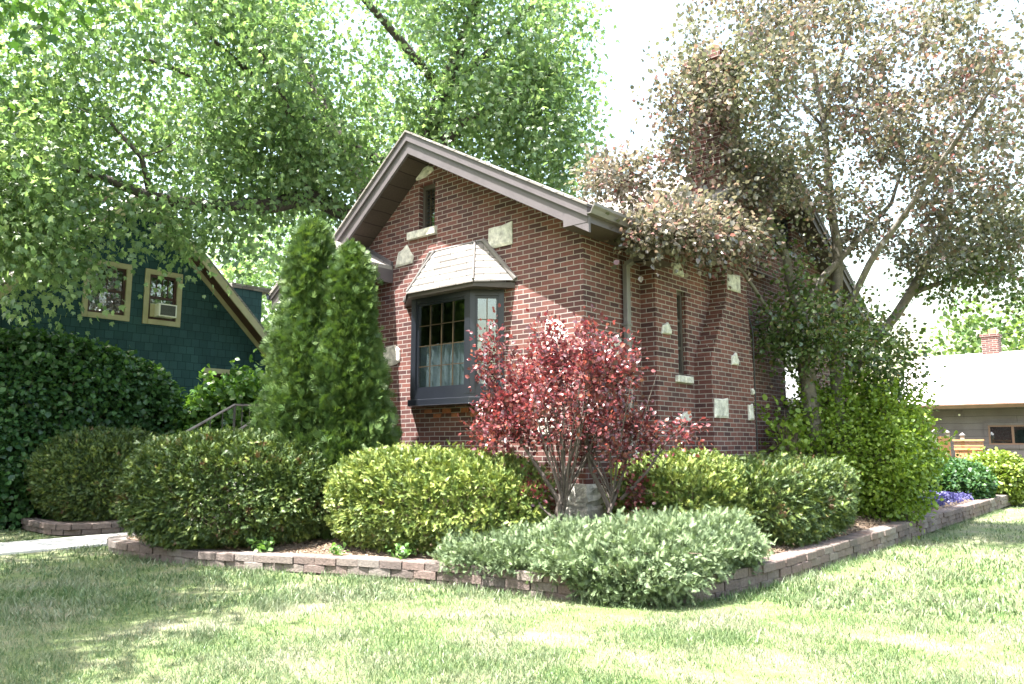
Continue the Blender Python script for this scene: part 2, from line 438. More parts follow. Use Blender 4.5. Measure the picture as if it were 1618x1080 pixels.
tv = np.array([(-.16,-.5,0),(.16,-.5,.03),(.12,.5,.05),(-.13,.5,0)]); tfq = [(0,1,2,3)]
ax = unit(RNG.normal(size=P.shape) * np.array([1,1,.25])); nn = unit(np.array([0,0,1.]) + RNG.normal(size=P.shape)*.35)
V, F = scatter(tv, tfq, P, ax, nn, RNG.uniform(.025,.07,len(P)))
tag(np_mesh('mulch', V, F, M['chip']), 'scattered brown wood chip mulch on the planting bed', 'mulch', kind='stuff')

# concrete walk with joints
mb = MB()
yy = -6.
while yy < 6.9:
    mb.add([(-14.0,yy+.006,.03),(-12.62,yy+.006,.03),(-12.62,yy+1.3,.03),(-14.0,yy+1.3,.03)], [(0,1,2,3)])
    mb.add([(-14.0,yy+.006,-.02),(-12.62,yy+.006,-.02),(-12.62,yy+.006,.03),(-14.0,yy+.006,.03)], [(0,1,2,3)])
    mb.add([(-12.62,yy+.006,-.02),(-12.62,yy+1.3,-.02),(-12.62,yy+1.3,.03),(-12.62,yy+.006,.03)], [(0,1,2,3)]); yy += 1.31
walk = mb.build('walkway', M['concrete']); tag(walk, kind='structure')

# ------------------------------------------------------------------ brick house
XR, YF = -5.741, 7.96            # corner of the front gable
XB, YB = -5.509, 9.321           # stair bump-out on the side
XC, YC, YC2 = -5.239, 10.396, 11.79   # chimney breast
XL = -10.05
AP = (-8.63, 6.215); SR, SL = .55, .77
def ztop(x): return AP[1] - SR*(x-AP[0]) if x > AP[0] else AP[1] - SL*(AP[0]-x)
H = empty('brick_house', (-8, 9, 0))
tag(H, 'red brick bungalow with front gable, bay window and scattered white limestone blocks', 'house')

# front gable wall with attic window hole and the bay opening
aw = (-8.86, -8.50, 4.80, 5.53)
bay_in = (-8.85, -7.2, 2.2, 3.66)
outer = [(XL,.1),(XR,.1),(XR,4.19),(XR,ztop(XR)-.1),(AP[0],AP[1]-.1),(XL,ztop(XL)-.1)]
rect = lambda a: [(a[0],a[2]),(a[1],a[2]),(a[1],a[3]),(a[0],a[3])]
MB().holed(outer, [rect(aw), rect(bay_in)], lambda u, v: (u, YF, v)).build('wall', M['brick'], H)
def reveal(mb, a, y0, y1):
    x0,x1,z0,z1 = a
    mb.add([(x0,y0,z0),(x0,y1,z0),(x0,y1,z1),(x0,y0,z1)], [(0,1,2,3)]); mb.add([(x1,y0,z0),(x1,y1,z0),(x1,y1,z1),(x1,y0,z1)], [(0,1,2,3)])
    mb.add([(x0,y0,z1),(x1,y0,z1),(x1,y1,z1),(x0,y1,z1)], [(0,1,2,3)]); mb.add([(x0,y0,z0),(x1,y0,z0),(x1,y1,z0),(x0,y1,z0)], [(0,1,2,3)])
# side walls
sw = MB()
sw.add([(XR,YF,.1),(XR,YB,.1),(XR,YB,4.4),(XR,YF,4.4)], [(0,1,2,3)])
sw.add([(XR,YB,.1),(XB,YB,.1),(XB,YB,4.4),(XR,YB,4.4)], [(0,1,2,3)])
RX, RY0, RZ0, RS, RYR = -5.1, 8.75, 4.22, .56, 13.2      # cross gable: rake plane, eave, slope, ridge
def zr(y): return RZ0 + RS*(y-RY0) if y < RYR else RZ0 + RS*(2*RYR-RY0-y)
slit = (9.92, 10.17, 2.49, 3.73); w2 = (13.75, 14.9, 2.3, 3.45); uw = (13.55, 14.35, 5.1, 5.75)
YE = 17.4
sw.holed([(YB,.1),(YE,.1),(YE,zr(YE)-.1),(RYR,zr(RYR)-.1),(YB,zr(YB)-.1)], [rect(slit), rect(w2), rect(uw)], lambda u, v: (XB, u, v))
for a in (slit, w2, uw):
    y0,y1,z0,z1 = a; d = XB - .14
    for q in ([(XB,y0,z0),(d,y0,z0),(d,y0,z1),(XB,y0,z1)],[(XB,y1,z0),(d,y1,z0),(d,y1,z1),(XB,y1,z1)],[(XB,y0,z1),(XB,y1,z1),(d,y1,z1),(d,y0,z1)],[(XB,y0,z0),(XB,y1,z0),(d,y1,z0),(d,y0,z0)]): sw.add(q, [(0,1,2,3)])
sw.add([(XB,YE,.1),(-14,YE,.1),(-14,YE,4.2),(XB,YE,4.2)], [(0,1,2,3)])
sw.add([(XL,YF,.1),(XL,YE,.1),(XL,YE,4.9),(XL,YF,4.9)], [(0,1,2,3)])
rv = MB(); reveal(rv, aw, YF, YF+.16)
sw.add(rv.v, rv.f)
sw.build('wall', M['brick'], H)

# chimney: wide breast, stepped brick shoulder, stack above the roof, corbelled top
ch = MB()
ch.box(-6.3, XC, YC, YC2, .1, 2.78)
steps = 11
for i in range(steps):
    z0 = 2.78 + i*.0855; y0 = YC + .56*(i+.6)/steps; y1 = YC2 - .1*(i+1)/steps
    ch.box(-6.3, XC - .002*(i % 2), y0, y1, z0, z0+.0855)
ch.box(-5.78, XC-.003, YC+.565, YC2-.11, 2.78+steps*.0855, 7.45)
ch.box(-5.81, XC+.03, YC+.535, YC2-.08, 7.45, 7.58); ch.box(-5.84, XC+.06, YC+.505, YC2-.05, 7.58, 7.72)
chim = ch.build('chimney', M['brick'], H)
MB().box(-5.70,-5.35,YC+.65,YC2-.2,7.72,7.80).build('chimney_cap', M['concrete'], chim, .01)
MB().tube([(-5.52,YC+.95,7.8),(-5.52,YC+.95,8.02)], .1, 12).build('flue', M['wood'], chim)

# limestone accents (rough, slightly proud of the brick)
def stone(c, w, h, plane, pr=.03, seed=0, shape=None, lab=None):
    rr = random.Random(seed)
    if shape is None:
        n = 11; shape = []
        for i in range(n):
            a = 2*math.pi*i/n + rr.uniform(-.12,.12)
            ca, sa = math.cos(a), math.sin(a); k = 1/max(abs(ca), abs(sa))**.75
            shape.append((ca*k*.5*rr.uniform(.9,1.06), sa*k*.5*rr.uniform(.9,1.06)))
    pts = [(c[0]+x*w, c[1]+y*h) for x, y in shape]
    n = len(pts)
    f3 = (lambda u, v, d: (u, YF - d, v)) if plane == 'f' else (lambda u, v, d: (plane + d, u, v))
    cx = sum(p[0] for p in pts)/n; cy = sum(p[1] for p in pts)/n
    v = [f3(*p, -.01) for p in pts] + [f3(*p, pr*.6) for p in pts] + [f3(cx+(p[0]-cx)*.82+rr.uniform(-.008,.008), cy+(p[1]-cy)*.82, pr*rr.uniform(.9,1.3)) for p in pts] + [f3(cx, cy, pr*1.2)]
    f = [(r*n+i, r*n+(i+1)%n, (r+1)*n+(i+1)%n, (r+1)*n+i) for r in (0,1) for i in range(n)] + [(2*n+i, 2*n+(i+1)%n, 3*n) for i in range(n)]
    o = MB().add(v, f).build('accent_stone', M['stone'], H)
    return o
oval = [(-.5,-.35),(-.48,-.05),(-.3,.25),(-.05,.45),(.25,.5),(.45,.3),(.5,.05),(.35,-.15),(.1,-.3),(-.2,-.4)]
hs = [(-.5,-.5),(.42,-.45),(.5,-.15),(.3,.15),(.12,.5),(-.1,.3),(-.35,.2),(-.42,-.1)]
rc = [(-.5,-.5),(.5,-.48),(.5,.5),(.1,.42),(-.45,.42)]
tz = [(-.5,-.5),(.5,-.5),(.38,.1),(.15,.5),(-.4,.4)]
stone((-8.75,5.70),.42,.20,'f',seed=1,shape=oval); stone((-9.17,4.46),.42,.33,'f',seed=2,shape=hs); stone((-7.16,4.42),.46,.33,'f',seed=3,shape=rc)
stone((-9.43,2.9),.42,.32,'f',seed=4); stone((-9.53,1.98),.40,.26,'f',seed=5,shape=tz); stone((-6.2,2.93),.34,.36,'f',seed=6); stone((-6.35,1.75),.30,.26,'f',seed=16)
stone((8.69,2.8),.28,.25,XR,seed=7); stone((9.59,3.13),.28,.18,XB,seed=8,shape=hs); stone((9.97,4.04),.30,.18,XB,seed=9,shape=tz)
stone((11.2,4.0),.42,.28,XC,seed=10,shape=rc); stone((11.14,2.81),.25,.2,XC,seed=11,shape=hs); stone((10.63,2.05),.44,.30,XC,seed=12,shape=rc)
stone((11.62,2.02),.16,.26,XC,seed=13,shape=rc); stone((10.07,1.89),.34,.2,XB,seed=14,shape=oval); stone((11.72,2.34),.09,.1,XC,seed=15); stone((9.0,1.36),.36,.2,XR,seed=17)
# quoin boulders wrapping the corner base
def boulder(x0,x1,y0,y1,z0,z1,seed):
    rr = random.Random(seed); mb = MB(); n = 8; v = []; f = []
    cx, cy = (x0+x1)/2, (y0+y1)/2
    rings = [(z0,.96),(z0+.04,1.),(z0+(z1-z0)*.5,1.02),(z1-.05,.98),(z1,.86)]
    for z, s in rings:
        for u, w in ((-1,-1),(0,-1.04),(1,-1),(1.04,0),(1,1),(0,1),(-1,1),(-1,0)):
            v.append((cx+u*(x1-x0)/2*s+rr.uniform(-.014,.014), cy+w*(y1-y0)/2*s+rr.uniform(-.014,.014), z+rr.uniform(-.012,.012)))
    for r in range(len(rings)-1): f += [(r*n+i, r*n+(i+1)%n, (r+1)*n+(i+1)%n, (r+1)*n+i) for i in range(n)]
    f.append(tuple(range((len(rings)-1)*n, len(rings)*n))); f.append(tuple(reversed(range(n))))
    return mb.add(v, f).build('corner_stone', M['stone'], H)
boulder(-6.03,-5.70,7.915,8.2,.74,1.03,1); boulder(-5.86,-5.69,7.91,8.3,.79,1.02,5); boulder(-6.10,-5.86,7.91,8.2,.35,.75,2); boulder(-5.885,-5.68,7.90,8.33,.3,.76,3); boulder(-6.3,-6.08,7.92,8.15,.3,.55,6)

# attic window (leaded, narrow, deep set)
A = MB()
y = YF + .13
for x0,x1,z0,z1 in ((-8.86,-8.81,4.80,5.53),(-8.55,-8.50,4.80,5.53),(-8.81,-8.55,5.46,5.53),(-8.81,-8.55,4.80,4.86)): A.box(x0,x1,y-.05,y+.03,z0,z1)
W = A.build('attic_window', M['soffit2'], H)
MB().box(-8.81,-8.55,y,y+.006,4.86,5.46).build('pane', M['glass'], W)
mu = MB()
for i in range(1,3): mu.box(-8.81+.26*i/3-.006,-8.81+.26*i/3+.006,y-.012,y-.002,4.86,5.46)
for i in range(1,10): mu.box(-8.81,-8.55,y-.010,y-.003,4.86+.6*i/10-.004,4.86+.6*i/10+.004)
mu.build('leading', M['copper'], W)
MB().box(-9.08,-8.45,YF-.06,YF+.12,4.68,4.80).build('sill', M['stone'], W, .01)
MB().box(-8.86,-8.5,YF+.3,YF+.32,4.7,5.6).build('pane_backing', M['grille'], W)  # slatted blinds behind the leaded pane

# bay window
BW = MB(); d = .33; yf = YF - d
bl, br = -8.95, -7.09; fl, fr = -8.62, -7.42; zb, zt = 2.10, 3.66
def slab4(mb, a, b, z0, z1, off0, off1):   # wall-like prism from plan point a to b, offset inwards
    a = Vector((*a,0)); b = Vector((*b,0)); t = (b-a).normalized(); n = Vector((-t.y, t.x, 0))
    q = [a+n*off0, b+n*off0, b+n*off1, a+n*off1]
    mb.hexa([(p.x,p.y,z0) for p in q], [(p.x,p.y,z1) for p in q])
pl = [(bl,YF),(fl,yf),(fr,yf),(br,YF)]
BWo = MB().add([(x,y2,z) for z in (zb,zb+.11) for x,y2 in pl], [(0,1,2,3),(4,5,6,7),(0,1,5,4),(1,2,6,5),(2,3,7,6)]).build('bay_window', M['slate'], H)
fr_mb = MB(); gl_mb = MB(); came = MB()
for (a, b, mw) in ((pl[0],pl[1],.07),(pl[1],pl[2],.10),(pl[2],pl[3],.07)):
    A3 = Vector((*a,0)); B3 = Vector((*b,0)); t = (B3-A3).normalized(); LN = (B3-A3).length
    P2 = lambda s: tuple((A3+t*s)[:2])
    slab4(fr_mb, P2(0), P2(mw), zb+.11, zt, -.004, .08); slab4(fr_mb, P2(LN-mw), P2(LN), zb+.11, zt, -.004, .08)
    slab4(fr_mb, P2(mw), P2(LN-mw), zb+.11, zb+.20, .004, .08); slab4(fr_mb, P2(mw), P2(LN-mw), zt-.10, zt, .004, .08)
    # inner sash
    s0, s1 = mw, LN-mw
    for p, q in ((s0,s0+.035),(s1-.035,s1)): slab4(fr_mb, P2(p), P2(q), zb+.20, zt-.10, .025, .07)
    slab4(fr_mb, P2(s0+.035), P2(s1-.035), zb+.20, zb+.235, .025, .07); slab4(fr_mb, P2(s0+.035), P2(s1-.035), zt-.135, zt-.10, .025, .07)
    slab4(gl_mb, P2(s0+.035), P2(s1-.035), zb+.235, zt-.135, .045, .05)
    nv = 4 if LN > 1 else 2
    for i in range(1, nv):
        s = s0+.035+(s1-s0-.07)*i/nv; slab4(came, P2(s-.007), P2(s+.007), zb+.235, zt-.135, .032, .043)
    for i in range(1, 4):
        z = zb+.235+(zt-zb-.37)*i/4; slab4(came, P2(s0+.035), P2(s1-.035), z-.006, z+.006, .034, .044)
fr_mb.build('frame', M['slate'], BWo); gl_mb.build('pane', M['glass'], BWo); came.build('leading', M['copper'], BWo)
sk = MB(); o_ = .035
sk.add([(bl-.03,YF,zb-.03),(fl-.02,yf-o_,zb-.03),(fr+.02,yf-o_,zb-.03),(br+.03,YF,zb-.03),(bl-.03,YF,zb+.06),(fl-.02,yf-o_,zb+.06),(fr+.02,yf-o_,zb+.06),(br+.03,YF,zb+.06)], [(0,1,2,3),(4,5,6,7),(0,1,5,4),(1,2,6,5),(2,3,7,6)])
sk.build('sill', M['slate'], BWo, .008)
# cafe curtain, rippled lace on the lower half
cu = MB(); nx = 90; v = []
for i in range(nx+1):
    u = i/nx; x = bl+.15+(br-bl-.3)*u
    fold = .022*math.sin(u*74)+.012*math.sin(u*31+1)
    top = zb+.235+.62+.02*math.sin(u*74)
    for k in range(6): v.append((x, YF-.17+fold*(1+.25*k/5), zb+.2+(top-zb-.2)*(1-k/5)))
cu.add(v, [(i*6+k,(i+1)*6+k,(i+1)*6+k+1,i*6+k+1) for i in range(nx) for k in range(5)]).build('curtain', M['curtain'], BWo, smooth=True)
# hipped shingle roof over the bay, each course a real step
ra = [(-9.16,YF,3.70),(-8.56,7.47,3.70),(-7.22,7.47,3.70),(-6.87,YF,3.74)]
rb = [(-8.56,YF,4.38),(-8.42,YF-.07,4.38),(-7.58,YF-.07,4.38),(-7.46,YF,4.38)]
br_mb = MB(); nc = 6
lerp = lambda p, q, t: tuple(a+(b-a)*t for a, b in zip(p, q))
for i in range(nc):
    t0, t1 = i/nc, (i+1)/nc; lift = .014
    lo = [lerp(a, b, t0) for a, b in zip(ra, rb)]; hi = [lerp(a, b, t1) for a, b in zip(ra, rb)]
    lo = [(x+(.0 if j in (1,2) else 0), y2-(.008 if j in (1,2) else 0), z+lift) for j, (x,y2,z) in enumerate(lo)]
    lo0 = [(x, y2, z-lift-.004) for x, y2, z in lo]
    br_mb.add(lo+hi+lo0, [(0,1,5,4),(1,2,6,5),(2,3,7,6),(8,9,1,0),(9,10,2,1),(10,11,3,2)])
BR = br_mb.build('bay_roof', M['shingle'], BWo)
bs = MB().add([(x,y2,z) for z in (3.64,3.715) for x,y2 in ((-9.14,YF),(-8.55,7.49),(-7.23,7.49),(-6.89,YF))], [(0,1,2,3),(4,5,6,7),(0,1,5,4),(1,2,6,5),(2,3,7,6)])
bs.build('eave_board', M['soffit2'], BWo)
fm = MB()
fm.tube([(rb[0][0]-.02,YF-.02,4.40),(rb[3][0]+.02,YF-.02,4.40)], .03, 6)
fm.tube([(rb[3][0]+.01,YF-.03,4.40),(ra[3][0]+.01,YF-.02,3.76)], .032, 6); fm.tube([(rb[0][0]-.01,YF-.03,4.40),(ra[0][0],YF-.02,3.72)], .025, 6)
fm.tube([(rb[2][0],rb[2][1]-.01,4.40),(ra[2][0],ra[2][1],3.735)], .016, 6); fm.tube([(rb[1][0],rb[1][1]-.01,4.40),(ra[1][0],ra[1][1],3.735)], .016, 6)
fm.build('flashing', M['gutter'], BWo)
# dark room behind the glass
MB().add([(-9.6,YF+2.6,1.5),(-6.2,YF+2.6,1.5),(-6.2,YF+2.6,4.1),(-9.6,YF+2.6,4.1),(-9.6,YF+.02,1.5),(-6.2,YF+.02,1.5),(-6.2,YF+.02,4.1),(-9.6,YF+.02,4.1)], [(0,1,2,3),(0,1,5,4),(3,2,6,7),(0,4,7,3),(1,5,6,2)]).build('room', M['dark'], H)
# odd patched bricks below the bay
pb = MB(); rr = random.Random(3)
for i in range(7):
    x = -8.66 + i*.19; pb.box(x, x+.17+rr.uniform(-.03,.02), YF-.012, YF+.02, 1.975+rr.uniform(-.01,.01)-.07*(i%2), 2.035-.07*(i%2))
pb.build('patch_brick', plain('orange_brick', (.30,.10,.05), .85, .3, 20, .5), H)

# side windows
def side_window(name, a, x, bars, mat, sill=True, lead=False):
    y0,y1,z0,z1 = a; w = .05; mb = MB(); xx = x-.1
    mb.box(xx-.03,xx+.04,y0,y0+w,z0,z1); mb.box(xx-.03,xx+.04,y1-w,y1,z0,z1); mb.box(xx-.03,xx+.04,y0+w,y1-w,z1-w,z1); mb.box(xx-.03,xx+.04,y0+w,y1-w,z0,z0+w)
    for b in bars: mb.box(xx-.02,xx+.03,y0+w,y1-w,b-.02,b+.02)
    o = mb.build(name, mat, H)
    MB().box(xx-.004,xx+.004,y0+w,y1-w,z0+w,z1-w).build('pane', M['glass'], o)
    MB().box(x-.5,x-.48,y0-.2,y1+.2,z0-.2,z1+.2).build('pane_backing', M['dark'], o)  # near-black sheet, shade of the unlit room put into its colour
    if sill: MB().box(x-.1,x+.05,y0-.1,y1+.1,z0-.1,z0).build('sill', M['stone'] if mat != M['slate'] else M['slate'], o, .01)
    if lead:
        lm = MB()
        for i in range(1,4): lm.box(xx+.006,xx+.012,y0+w,y1-w,z0+(z1-z0)*i/4-.006,z0+(z1-z0)*i/4+.006)
        lm.build('leading', M['copper'], o)
side_window('slit_window', slit, XB, [2.9,3.3], M['soffit2'], True)
side_window('side_window', w2, XB, [2.95], M['slate'])
side_window('upper_window', uw, XB, [5.42], M['slate'], True)

# roofs ----------------------------------------------------------------
YO = 7.50       # front rake plane
def roof_slab(p0, p1, th, y0, y1):        # sloped slab between two (x,z) top points
    mb = MB(); (xa,za),(xb,zb_) = p0, p1
    mb.hexa([(xa,y0,za-th),(xb,y0,zb_-th),(xb,y1,zb_-th),(xa,y1,za-th)], [(xa,y0,za),(xb,y0,zb_),(xb,y1,zb_),(xa,y1,za)]); return mb
xr_e, xl_e = -5.30, -10.42
rm = roof_slab(AP, (xr_e, ztop(xr_e)), .03, YO-.06, 13.2)
rm2 = roof_slab((xl_e, ztop(xl_e)), AP, .03, YO-.06, 16.5)
rm.add(rm2.v, rm2.f)
rm.build('roof', M['shingle'], H)
rk = MB()   # rake boards: wide board with a stepped drip board above
def rake(mb, xa, xb, top, depth, y0, y1):
    mb.hexa([(xa,y0,ztop(xa)-top-depth),(xb,y0,ztop(xb)-top-depth),(xb,y1,ztop(xb)-top-depth),(xa,y1,ztop(xa)-top-depth)],
            [(xa,y0,ztop(xa)-top),(xb,y0,ztop(xb)-top),(xb,y1,ztop(xb)-top),(xa,y1,ztop(xa)-top)])
for xa, xb in ((AP[0], xr_e-.02), (xl_e, AP[0])):
    rake(rk, xa, xb, .031, .13, YO-.035, YO+.05); rake(rk, xa, xb, .161, .19, YO, YO+.04)
rk.build('rake_board', M['fascia'], H)
sf = MB()
for xa, xb in ((AP[0], XR), (xl_e, AP[0])):
    z = lambda x: ztop(x)-.345
    sf.hexa([(xa,YO+.04,z(xa)-.015),(xb,YO+.04,z(xb)-.015),(xb,YF-.002,z(xb)-.015),(xa,YF-.002,z(xa)-.015)], [(xa,YO+.04,z(xa)),(xb,YO+.04,z(xb)),(xb,YF-.002,z(xb)),(xa,YF-.002,z(xa))])
sf.build('soffit', M['soffit'], H)
# boxed eave on the right with its return
eb = MB()
eb.add([(-5.70,YO-.004,4.17),(-5.335,YO-.004,4.17),(-5.335,YO-.004,4.36),(-5.70,YO-.004,4.33)], [(0,1,2,3)])
eb.add([(-5.335,YO-.004,4.17),(-5.335,9.2,4.17),(-5.335,9.2,4.37),(-5.335,YO-.004,4.37)], [(0,1,2,3)])
eb.add([(-5.70,YO-.004,4.17),(-5.70,YF,4.17),(-5.70,YF,4.35),(-5.70,YO-.004,4.35)], [(0,1,2,3)])
eb.build('fascia', M['fascia'], H)
MB().add([(-5.74,YO,4.172),(-5.338,YO,4.172),(-5.338,9.3,4.172),(-5.74,9.3,4.172)], [(0,1,2,3)]).build('soffit', M['soffit2'], H)
def gutter(mb, p, q, out, h=.12, w=.12):     # K-style trough from p to q (top back edge), 'out' = outward unit vector
    p = Vector(p); q = Vector(q); o = Vector(out)
    prof = [(0,0),(0,-h),(w*.55,-h),(w*.75,-h*.55),(w,-h*.3),(w,0),(w-.012,0),(w-.012,-h*.25),(w*.7,-h*.5),(w*.5,-h+.012),(.012,-h+.012),(.012,0)]
    poly = [p + o*a + Vector((0,0,b)) for a, b in prof]
    mb.extr(poly, q-p)
g = MB(); gutter(g, (-5.333,YO-.03,4.385), (-5.333,9.0,4.365), (1,0,0))
g.build('gutter', M['gutter'], H)
ds = MB()
def pipe(mb, pts, a=.045, b=.035):
    P3 = [Vector(p) for p in pts]
    for u, w in zip(P3, P3[1:]):
        t = (w-u).normalized(); s = Vector((0,1,0)); s = (s - t*s.dot(t)).normalized(); n = t.cross(s)
        q = lambda c: [c+s*a+n*b, c-s*a+n*b, c-s*a-n*b, c+s*a-n*b]
        mb.hexa(q(u-t*.01), q(w+t*.01))
pipe(ds, [(-5.27,9.05,4.27),(-5.27,9.05,4.20),(-5.68,8.87,3.93),(-5.68,8.87,.5)])
ds.box(-5.741,-5.636,8.815,8.925,3.1,3.13); ds.box(-5.741,-5.636,8.815,8.925,1.6,1.63)
ds.build('downspout', M['gutter'], H, .006)

# cross gable roof over the side
cg = MB()
for ya, yb in ((RY0, RYR), (RYR, 2*RYR-RY0)):
    za, zb_ = zr(ya+1e-6), zr(yb-1e-6) if yb > RYR else zr(yb)
    cg.hexa([(RX,ya,za-.08),(RX,yb,zb_-.08),(-14,yb,zb_-.08),(-14,ya,za-.08)], [(RX,ya,za),(RX,yb,zb_),(-14,yb,zb_),(-14,ya,za)])
cg.build('roof', M['shingle'], H)
cr = MB()
for ya, yb in ((RY0, RYR), (RYR, 2*RYR-RY0)):
    for tp, dp, xx in ((.081,.09,RX-.01),(.171,.15,RX-.04)):
        cr.hexa([(xx-.04,ya,zr(ya)-tp-dp),(xx-.04,yb,zr(yb)-tp-dp),(xx,yb,zr(yb)-tp-dp),(xx,ya,zr(ya)-tp-dp)], [(xx-.04,ya,zr(ya)-tp),(xx-.04,yb,zr(yb)-tp),(xx,yb,zr(yb)-tp),(xx,ya,zr(ya)-tp)])
    cr.add([(RX-.05,ya,zr(ya)-.315),(RX-.05,yb,zr(yb)-.315),(XB,yb,zr(yb)-.315),(XB,ya,zr(ya)-.315)], [(0,1,2,3)])
cr.build('rake_board', M['soffit2'], H)
g = MB(); gutter(g, (-5.5,RY0,4.16), (RX,RY0,4.16), (0,-1,0)); g.build('gutter', M['gutter'], H)
MB().box(-5.5,RX-.05,RY0+.002,RY0+.06,3.93,4.13).build('fascia', M['soffit2'], H)
MB().add([(-5.5,RY0+.01,3.932),(RX-.06,RY0+.01,3.932),(RX-.06,YB,3.932),(-5.5,YB,3.932)], [(0,1,2,3)]).build('soffit', M['soffit2'], H)
MB().tube([(XC+.012,11.80,.3),(XC+.02,11.80,2.),(XC+.012,11.81,3.3),(XC-.2,11.8,4.4)], .011, 5).build('cable', M['cable'], H)

# entry porch: small gable in front of the left part of the facade
PY = 7.0; pL, pA, pR = (-11.37,4.01), (-10.24,4.77), (-9.45,4.33)
pm = MB()
for a, b in ((pL,pA),(pA,pR)):
    pm.hexa([(a[0],PY-.05,a[1]-.06),(b[0],PY-.05,b[1]-.06),(b[0],YF+(.9 if a is pL else -.004),b[1]-.06),(a[0],YF+(.9 if a is pL else -.004),a[1]-.06)],
            [(a[0],PY-.05,a[1]),(b[0],PY-.05,b[1]),(b[0],YF+(.9 if a is pL else -.004),b[1]),(a[0],YF+(.9 if a is pL else -.004),a[1])])
PO = pm.build('porch_roof', M['shingle'], H)
pf = MB()
for a, b in ((pL,pA),(pA,pR)):
    for tp, dp, y0 in ((.061,.07,PY-.03),(.131,.15,PY)):
        pf.hexa([(a[0],y0,a[1]-tp-dp),(b[0],y0,b[1]-tp-dp),(b[0],y0+.04,b[1]-tp-dp),(a[0],y0+.04,a[1]-tp-dp)], [(a[0],y0,a[1]-tp),(b[0],y0,b[1]-tp),(b[0],y0+.04,b[1]-tp),(a[0],y0+.04,a[1]-tp)])
pf.box(-9.49,-9.45,PY+.041,YF-.004,4.06,4.27); pf.box(-11.37,-11.33,PY+.041,YF+.9,3.76,3.95)
pf.build('rake_board', M['fascia'], PO)
fl_ = MB().hexa([(-10.38,YF-.05,4.80),(-9.45,YF-.05,4.335),(-9.45,YF-.006,4.335),(-10.38,YF-.006,4.80)],[(-10.38,YF-.05,4.90),(-9.45,YF-.05,4.40),(-9.45,YF-.006,4.40),(-10.38,YF-.006,4.90)])
fl_.build('flashing', M['fascia'], PO)
g = MB(); gutter(g, (-11.37,PY-.05,4.0), (-11.37,YF+.9,4.0), (-1,0,0), .11, .11); g.build('gutter', M['slate'], PO)
arch = [(-11.3,2.4),(-11.2,2.4)] 
for i in range(13):
    a = math.pi*(1-i/12); arch.append((-10.45+.72*math.cos(a), 3.0+.62*math.sin(a)))
arch += [(-9.73,.2),(-9.5,.2),(-9.5,4.1),(-10.24,4.55),(-11.3,3.85)]
arch[0] = (-11.3,.2); arch[1] = (-11.17,.2)
MB().extr([(x,PY+.25,z) for x, z in arch], (0,.16,0)).build('porch_wall', M['soffit2'], H)
MB().box(-11.25,-9.75,YF+.3,YF+.36,1.2,3.3).build('door', M['maroon'], H)
MB().box(-11.35,-10.06,YF+.4,YF+.5,.2,4.0).build('wall', M['brick'], H)

# porch steps and iron railing
st = empty('porch_steps', (-11.8, 6.5, 0)); tag(st, 'concrete entry steps with brick sides behind the large left yew', 'steps')
for i in range(5):
    MB().box(-12.3,-10.7,5.35+i*.3,7.2,.03+i*.17,.03+(i+1)*.17-.003).build('step', M['concrete'], st, .01)
MB().box(-12.35,-9.8,6.95,8.3,.03,1.02).build('landing', M['concrete'], st, .01)
def railing(x, ya, za, yb, zb_, label, ext):
    o = empty('iron_railing', (x, ya, 0)); tag(o, label, 'railing', 'wrought iron stair railings')
    hr = MB().tube([(x,ya,za),(x,yb,zb_),(x,yb+ext,zb_+.01)], .02, 6); hr.build('handrail', M['iron'], o)
    lo = MB().tube([(x,ya,za-.62),(x,yb,zb_-.62),(x,yb+ext,zb_-.6)], .012, 5); lo.build('bottom_rail', M['iron'], o)
    n = 9
    for i in range(n):
        t = i/(n-1); y = ya+(yb-ya)*t; z = za+(zb_-za)*t
        thick = .022 if i in (0, n-1) else .009
        MB().tube([(x,y,z-(.95 if thick > .02 else .62)),(x,y,z)], thick, 5).build('post' if thick > .02 else 'baluster', M['iron'], o)
    for k in range(int(ext/.14)): MB().tube([(x,yb+.14*(k+1),zb_-.6),(x,yb+.14*(k+1),zb_)], .009, 5).build('baluster', M['iron'], o)
    return o
def scroll(o, x, y, z, s, flip=1, mat='whiteiron', vert=False):
    """heart of two opposed spirals in the plane of the rail"""
    mb = MB()
    for sg in (-1, 1):
        pts = []
        for i in range(22):
            t = i/21; a = t*math.pi*1.9; r = s*(.5-.32*t)
            pts.append((x, y + sg*(s*.5 - r*math.cos(a)*.9 ), z + r*math.sin(a)*.9))
        pts = [(x, y, z-s*1.05)] + [(x, y+sg*.02, z-s*.8)] + pts
        mb.tube(pts, s*.055, 5)
    mb.build('scroll', M[mat], o)
r1 = railing(-12.3, 5.25, 1.23, 6.95, 2.19, 'dark iron stair railing with a heart scroll, nearer the hedge', 1.1)
scroll(r1, -12.3, 5.95, 1.30, .16)
r2 = railing(-11.3, 5.25, .95, 6.95, 2.05, 'dark iron stair railing with white scrolls beside the arborvitae', .3)
scroll(r2, -11.3, 6.62, 1.50, .17); scroll(r2, -11.3, 7.02, 1.85, .2); scroll(r2, -11.3, 7.02, 1.45, .22)
# small dark scroll fence behind the right yew
ge = empty('garden_fence', (-5.3, 9.6, .4)); tag(ge, 'small dark iron border fence at the foot of the brick side wall', 'garden fence')
MB().box(-5.36,-5.34,9.25,10.3,1.18,1.2).build('rail', M['iron'], ge); MB().box(-5.36,-5.34,9.25,10.3,.7,.72).build('rail', M['iron'], ge)
for i in range(9): MB().tube([(-5.35,9.28+i*.125,.45),(-5.35,9.28+i*.125,1.33),(-5.35,9.28+i*.125-.02,1.42)], [.012,.012,.002], 5).build('picket', M['iron'], ge)

